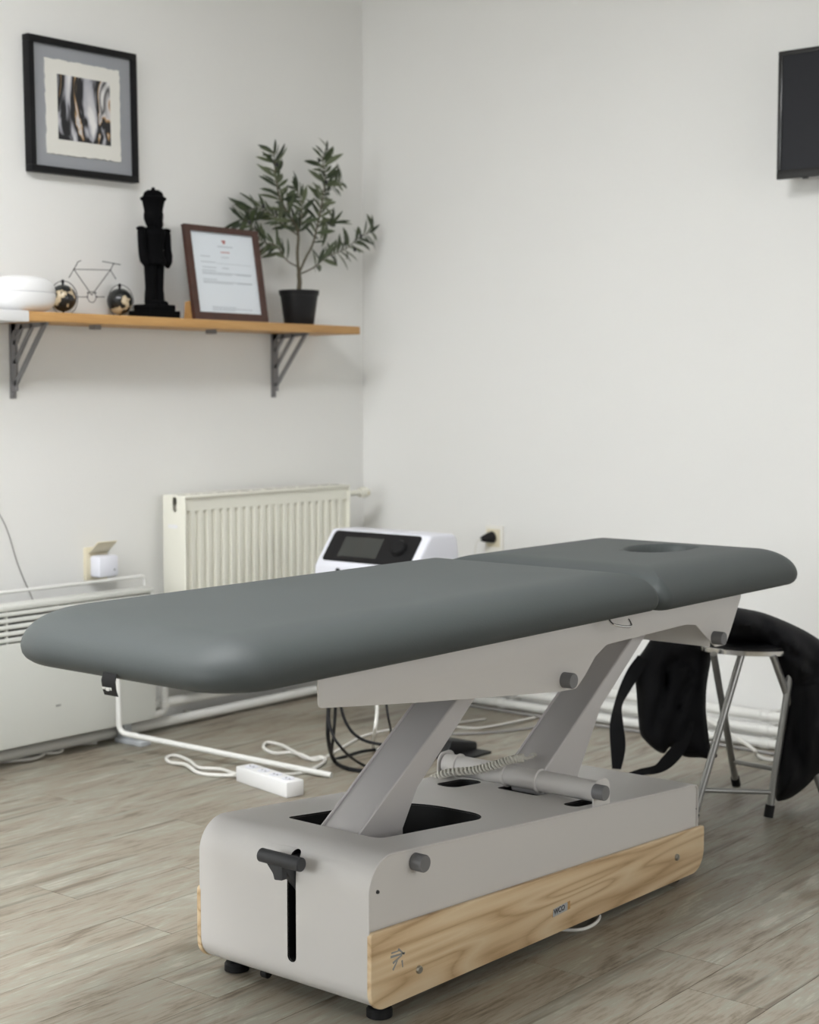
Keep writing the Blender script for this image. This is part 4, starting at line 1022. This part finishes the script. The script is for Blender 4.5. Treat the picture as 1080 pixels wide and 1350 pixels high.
# ------------------------------------------------------------ folding stool with black clothes
zs_ = .425
fA, fQ, fR, fP = onz(1013, 1079), onz(971, 1036), onz(1093, 1068), onz(911, 1090)
tP, tQ, tR, tA = onz(978, 862, zs_), onz(941, 862, zs_), onz(1019, 864, zs_), onz(1046, 862, zs_)
sc = (tP + tQ + tR + tA) / 4; sc = np.array([sc[0], sc[1], 0])
ST = thing('folding_stool', (sc[0], sc[1], 0), 'folding stool with round black seat, chrome rim and crossed metal legs', 'stool')
sr = .158; scx, scy = onz(993, 846, .445)[:2]
scx += .05; scy += .03
obj('seat', lt([(sr - .012, zs_ + .004), (sr - .004, zs_ + .008), (sr - .005, zs_ + .016), (sr - .02, zs_ + .021), (.01, zs_ + .022)], (scx, scy, 0), n=48), M['black'], ST)
obj('seat_rim', lt([(sr - .006, zs_ - .004), (sr + .001, zs_ - .002), (sr + .002, zs_ + .010), (sr - .004, zs_ + .012)], (scx, scy, 0), n=48), M['chrome'], ST)
obj('seat_pan', lt([(sr - .01, zs_ - .002), (sr - .01, zs_ + .006)], (scx, scy, 0), n=40), M['pedal'], ST)
def leg(foot, top):
    f_, t_2 = Vector(foot), Vector(top); d = (t_2 - f_).normalized()
    l_ = obj('leg', tb([f_ + d * .03, t_2], .0095, n=12), M['tubegrey'], ST)
    obj('rubber_tip', tb([f_ + Vector((0, 0, .004)), f_ + d * .036], .0125, n=12), M['black'], ST)
    return f_, t_2
L1, L2, L3, L4 = leg(fP, tP), leg(fA, tA), leg(fQ, tQ), leg(fR, tR)
def lerp(l, t): return l[0] + (l[1] - l[0]) * t
obj('stretcher', tb([lerp(L1, .21), lerp(L2, .16)], .0065, n=10), M['tubegrey'], ST)
obj('stretcher', tb([lerp(L3, .20), lerp(L4, .22)], .0065, n=10), M['tubegrey'], ST)
for la, lb_, t1_, t2_ in ((L1, L3, .58, .56), (L2, L4, .7, .7)):
    c_ = (lerp(la, t1_) + lerp(lb_, t2_)) / 2
    obj('pivot', tb([lerp(la, t1_), lerp(lb_, t2_)], .005, n=8), M['steel'], ST)

def puffy(name, poly, dist, Tk, Rr, fold, seed, m, parent=None, step=7, creases=()):
    """soft cloth body: outline in photo pixels standing at distance dist, rounded towards both sides"""
    dense = catmull([np.array(p, float) for p in poly], 5, closed=True)
    dense = [tuple(p) for p in dense]; n = len(dense); D = np.array(dense)
    xs_, ys_ = D[:, 0], D[:, 1]
    def inside(x, y):
        c_ = False; j = n - 1
        for i in range(n):
            if ((ys_[i] > y) != (ys_[j] > y)) and (x < (xs_[j] - xs_[i]) * (y - ys_[i]) / (ys_[j] - ys_[i]) + xs_[i]): c_ = not c_
            j = i
        return c_
    E0 = D; E1 = np.roll(D, -1, axis=0); EV = E1 - E0; EL = (EV ** 2).sum(1) + 1e-9
    def dst(x, y):
        p = np.array((x, y)); t = np.clip(((p - E0) * EV).sum(1) / EL, 0, 1); q_ = E0 + EV * t[:, None]; return math.sqrt((((q_ - p) ** 2).sum(1)).min())
    pts = [Vector(p) for p in dense]
    x = xs_.min()
    while x < xs_.max():
        y = ys_.min()
        while y < ys_.max():
            if inside(x, y) and dst(x, y) > step * .55: pts.append(Vector((x, y)))
            y += step
        x += step
    vv, ee, ff, *_ = delaunay_2d_cdt(pts, [(i, (i + 1) % n) for i in range(n)], [], 1, 1e-4)
    s = dist / F; bm = bm_new(); fr, bk_ = [], []
    for v in vv:
        d_ = dst(v.x, v.y) * s; q_ = min(d_ / Rr, 1.0); bul = Tk * math.sqrt(max(1 - (1 - q_) ** 2, 0))
        fo = fold * (noise.noise(Vector((v.x * .045 + seed, v.y * .016, seed))) + .5 * noise.noise(Vector((v.x * .1, v.y * .04 + seed, 2.3)))) * q_
        for (x0_, y0_, x1_, y1_, dp, wdt) in creases:
            e = np.array((x1_ - x0_, y1_ - y0_), float); t = max(0, min(1, ((v.x - x0_) * e[0] + (v.y - y0_) * e[1]) / (e @ e)))
            dd = math.hypot(v.x - x0_ - e[0] * t, v.y - y0_ - e[1] * t); fo -= dp * math.exp(-(dd / wdt) ** 2) * q_
        fr.append(bm.verts.new(ond(v.x, v.y, dist - bul - fo))); 
        bk_.append(None if d_ < 1e-6 * s + 1e-5 else bm.verts.new(ond(v.x, v.y, dist + bul * .8 + .01 + fo * .5)))
    for f in ff:
        if len(set(f)) < 3: continue
        try: bm.faces.new([fr[i] for i in f])
        except ValueError: pass
        try: bm.faces.new([bk_[i] or fr[i] for i in f][::-1])
        except ValueError: pass
    return obj(name, bm, m, parent, 80)
d_st = float(np.dot(np.array([scx, scy, .5]) - CAM, FW))
coat_poly = [(950, 812), (963, 801), (985, 803), (1010, 809), (1040, 821), (1066, 834), (1088, 850), (1108, 880), (1116, 930), (1112, 985), (1092, 1014), (1078, 1022), (1062, 1038), (1046, 1050), (1034, 1055), (1023, 1053), (1023, 1020), (1026, 980), (1031, 945), (1035, 918), (1028, 896), (1019, 872), (1008, 850), (990, 847), (965, 846), (950, 840)]
ct = puffy('black_jacket', coat_poly, d_st - .05, .14, .10, .045, 3.1, M['cloth'], step=4, creases=[(1002, 812, 1024, 842, .045, 7), (1018, 838, 1046, 900, .045, 8), (1035, 856, 1078, 882, .04, 7), (958, 829, 1002, 832, .03, 6), (1042, 908, 1082, 890, .035, 7), (1055, 835, 1090, 880, .035, 7), (1048, 930, 1055, 1020, .04, 8), (1031, 960, 1036, 1035, .025, 6)])
tag(ct, 'black jacket draped over the stool and hanging down its side', 'jacket')
bag_poly = [(862, 838), (880, 826), (905, 824), (930, 828), (946, 836), (952, 848), (940, 860), (936, 880), (932, 905), (931, 935), (934, 965), (937, 985), (946, 996), (938, 1001), (925, 999), (905, 998), (893, 992), (884, 985), (876, 993), (866, 990), (852, 978), (844, 966), (841, 940), (839, 910), (836, 885), (838, 872), (848, 858)]
d_bag = d_st + .05
BGt = thing('black_bag', tuple(ond(890, 1000, d_bag)), 'limp black cloth bag with loose straps hanging beside the stool', 'bag')
puffy('bag_body', bag_poly, d_bag, .05, .07, .028, 8.4, M['cloth'], BGt, 6, creases=[(868, 850, 880, 905, .02, 5), (884, 882, 862, 960, .02, 6), (890, 870, 925, 888, .02, 4), (880, 985, 905, 900, .025, 5), (915, 850, 912, 900, .012, 4)])
def strap(pts):
    """flat webbing: (px, py, half width in px, twist)"""
    c_ = catmull([np.array((p[0], p[1], p[2], p[3])) for p in pts], 8); bm = bm_new(); rows_ = []
    for i, q_ in enumerate(c_):
        a_ = c_[max(i - 1, 0)]; b_2 = c_[min(i + 1, len(c_) - 1)]; t = np.array((b_2[0] - a_[0], b_2[1] - a_[1])); t /= np.linalg.norm(t) + 1e-9; n_ = np.array((-t[1], t[0])) * q_[2]
        dd = d_bag - .045
        rows_.append([bm.verts.new(ond(q_[0] + n_[0] * s_, q_[1] + n_[1] * s_, dd + q_[3] * s_ * .02 + o_)) for s_, o_ in ((-1, 0), (1, 0), (1, .003), (-1, .003))])
    for A_, B_ in zip(rows_, rows_[1:]):
        for k in range(4): bm.faces.new((A_[k], A_[(k + 1) % 4], B_[(k + 1) % 4], B_[k]))
    bm.faces.new(rows_[0]); bm.faces.new(rows_[-1])
    return obj('strap', bm, M['strap'], BGt)
strap([(848, 868, 8, 0), (836, 886, 9, 0), (824, 908, 7.5, .5), (815, 930, 5.5, 1), (813, 955, 9, .6), (815, 985, 10, .2), (813, 1014, 6, 0)])
strap([(912, 950, 4, 0), (906, 968, 6, .5), (895, 987, 9, .8), (880, 1004, 9, .4), (866, 1014, 6, .2), (845, 1018, 4.5, .2), (826, 1024, 4, 0)])
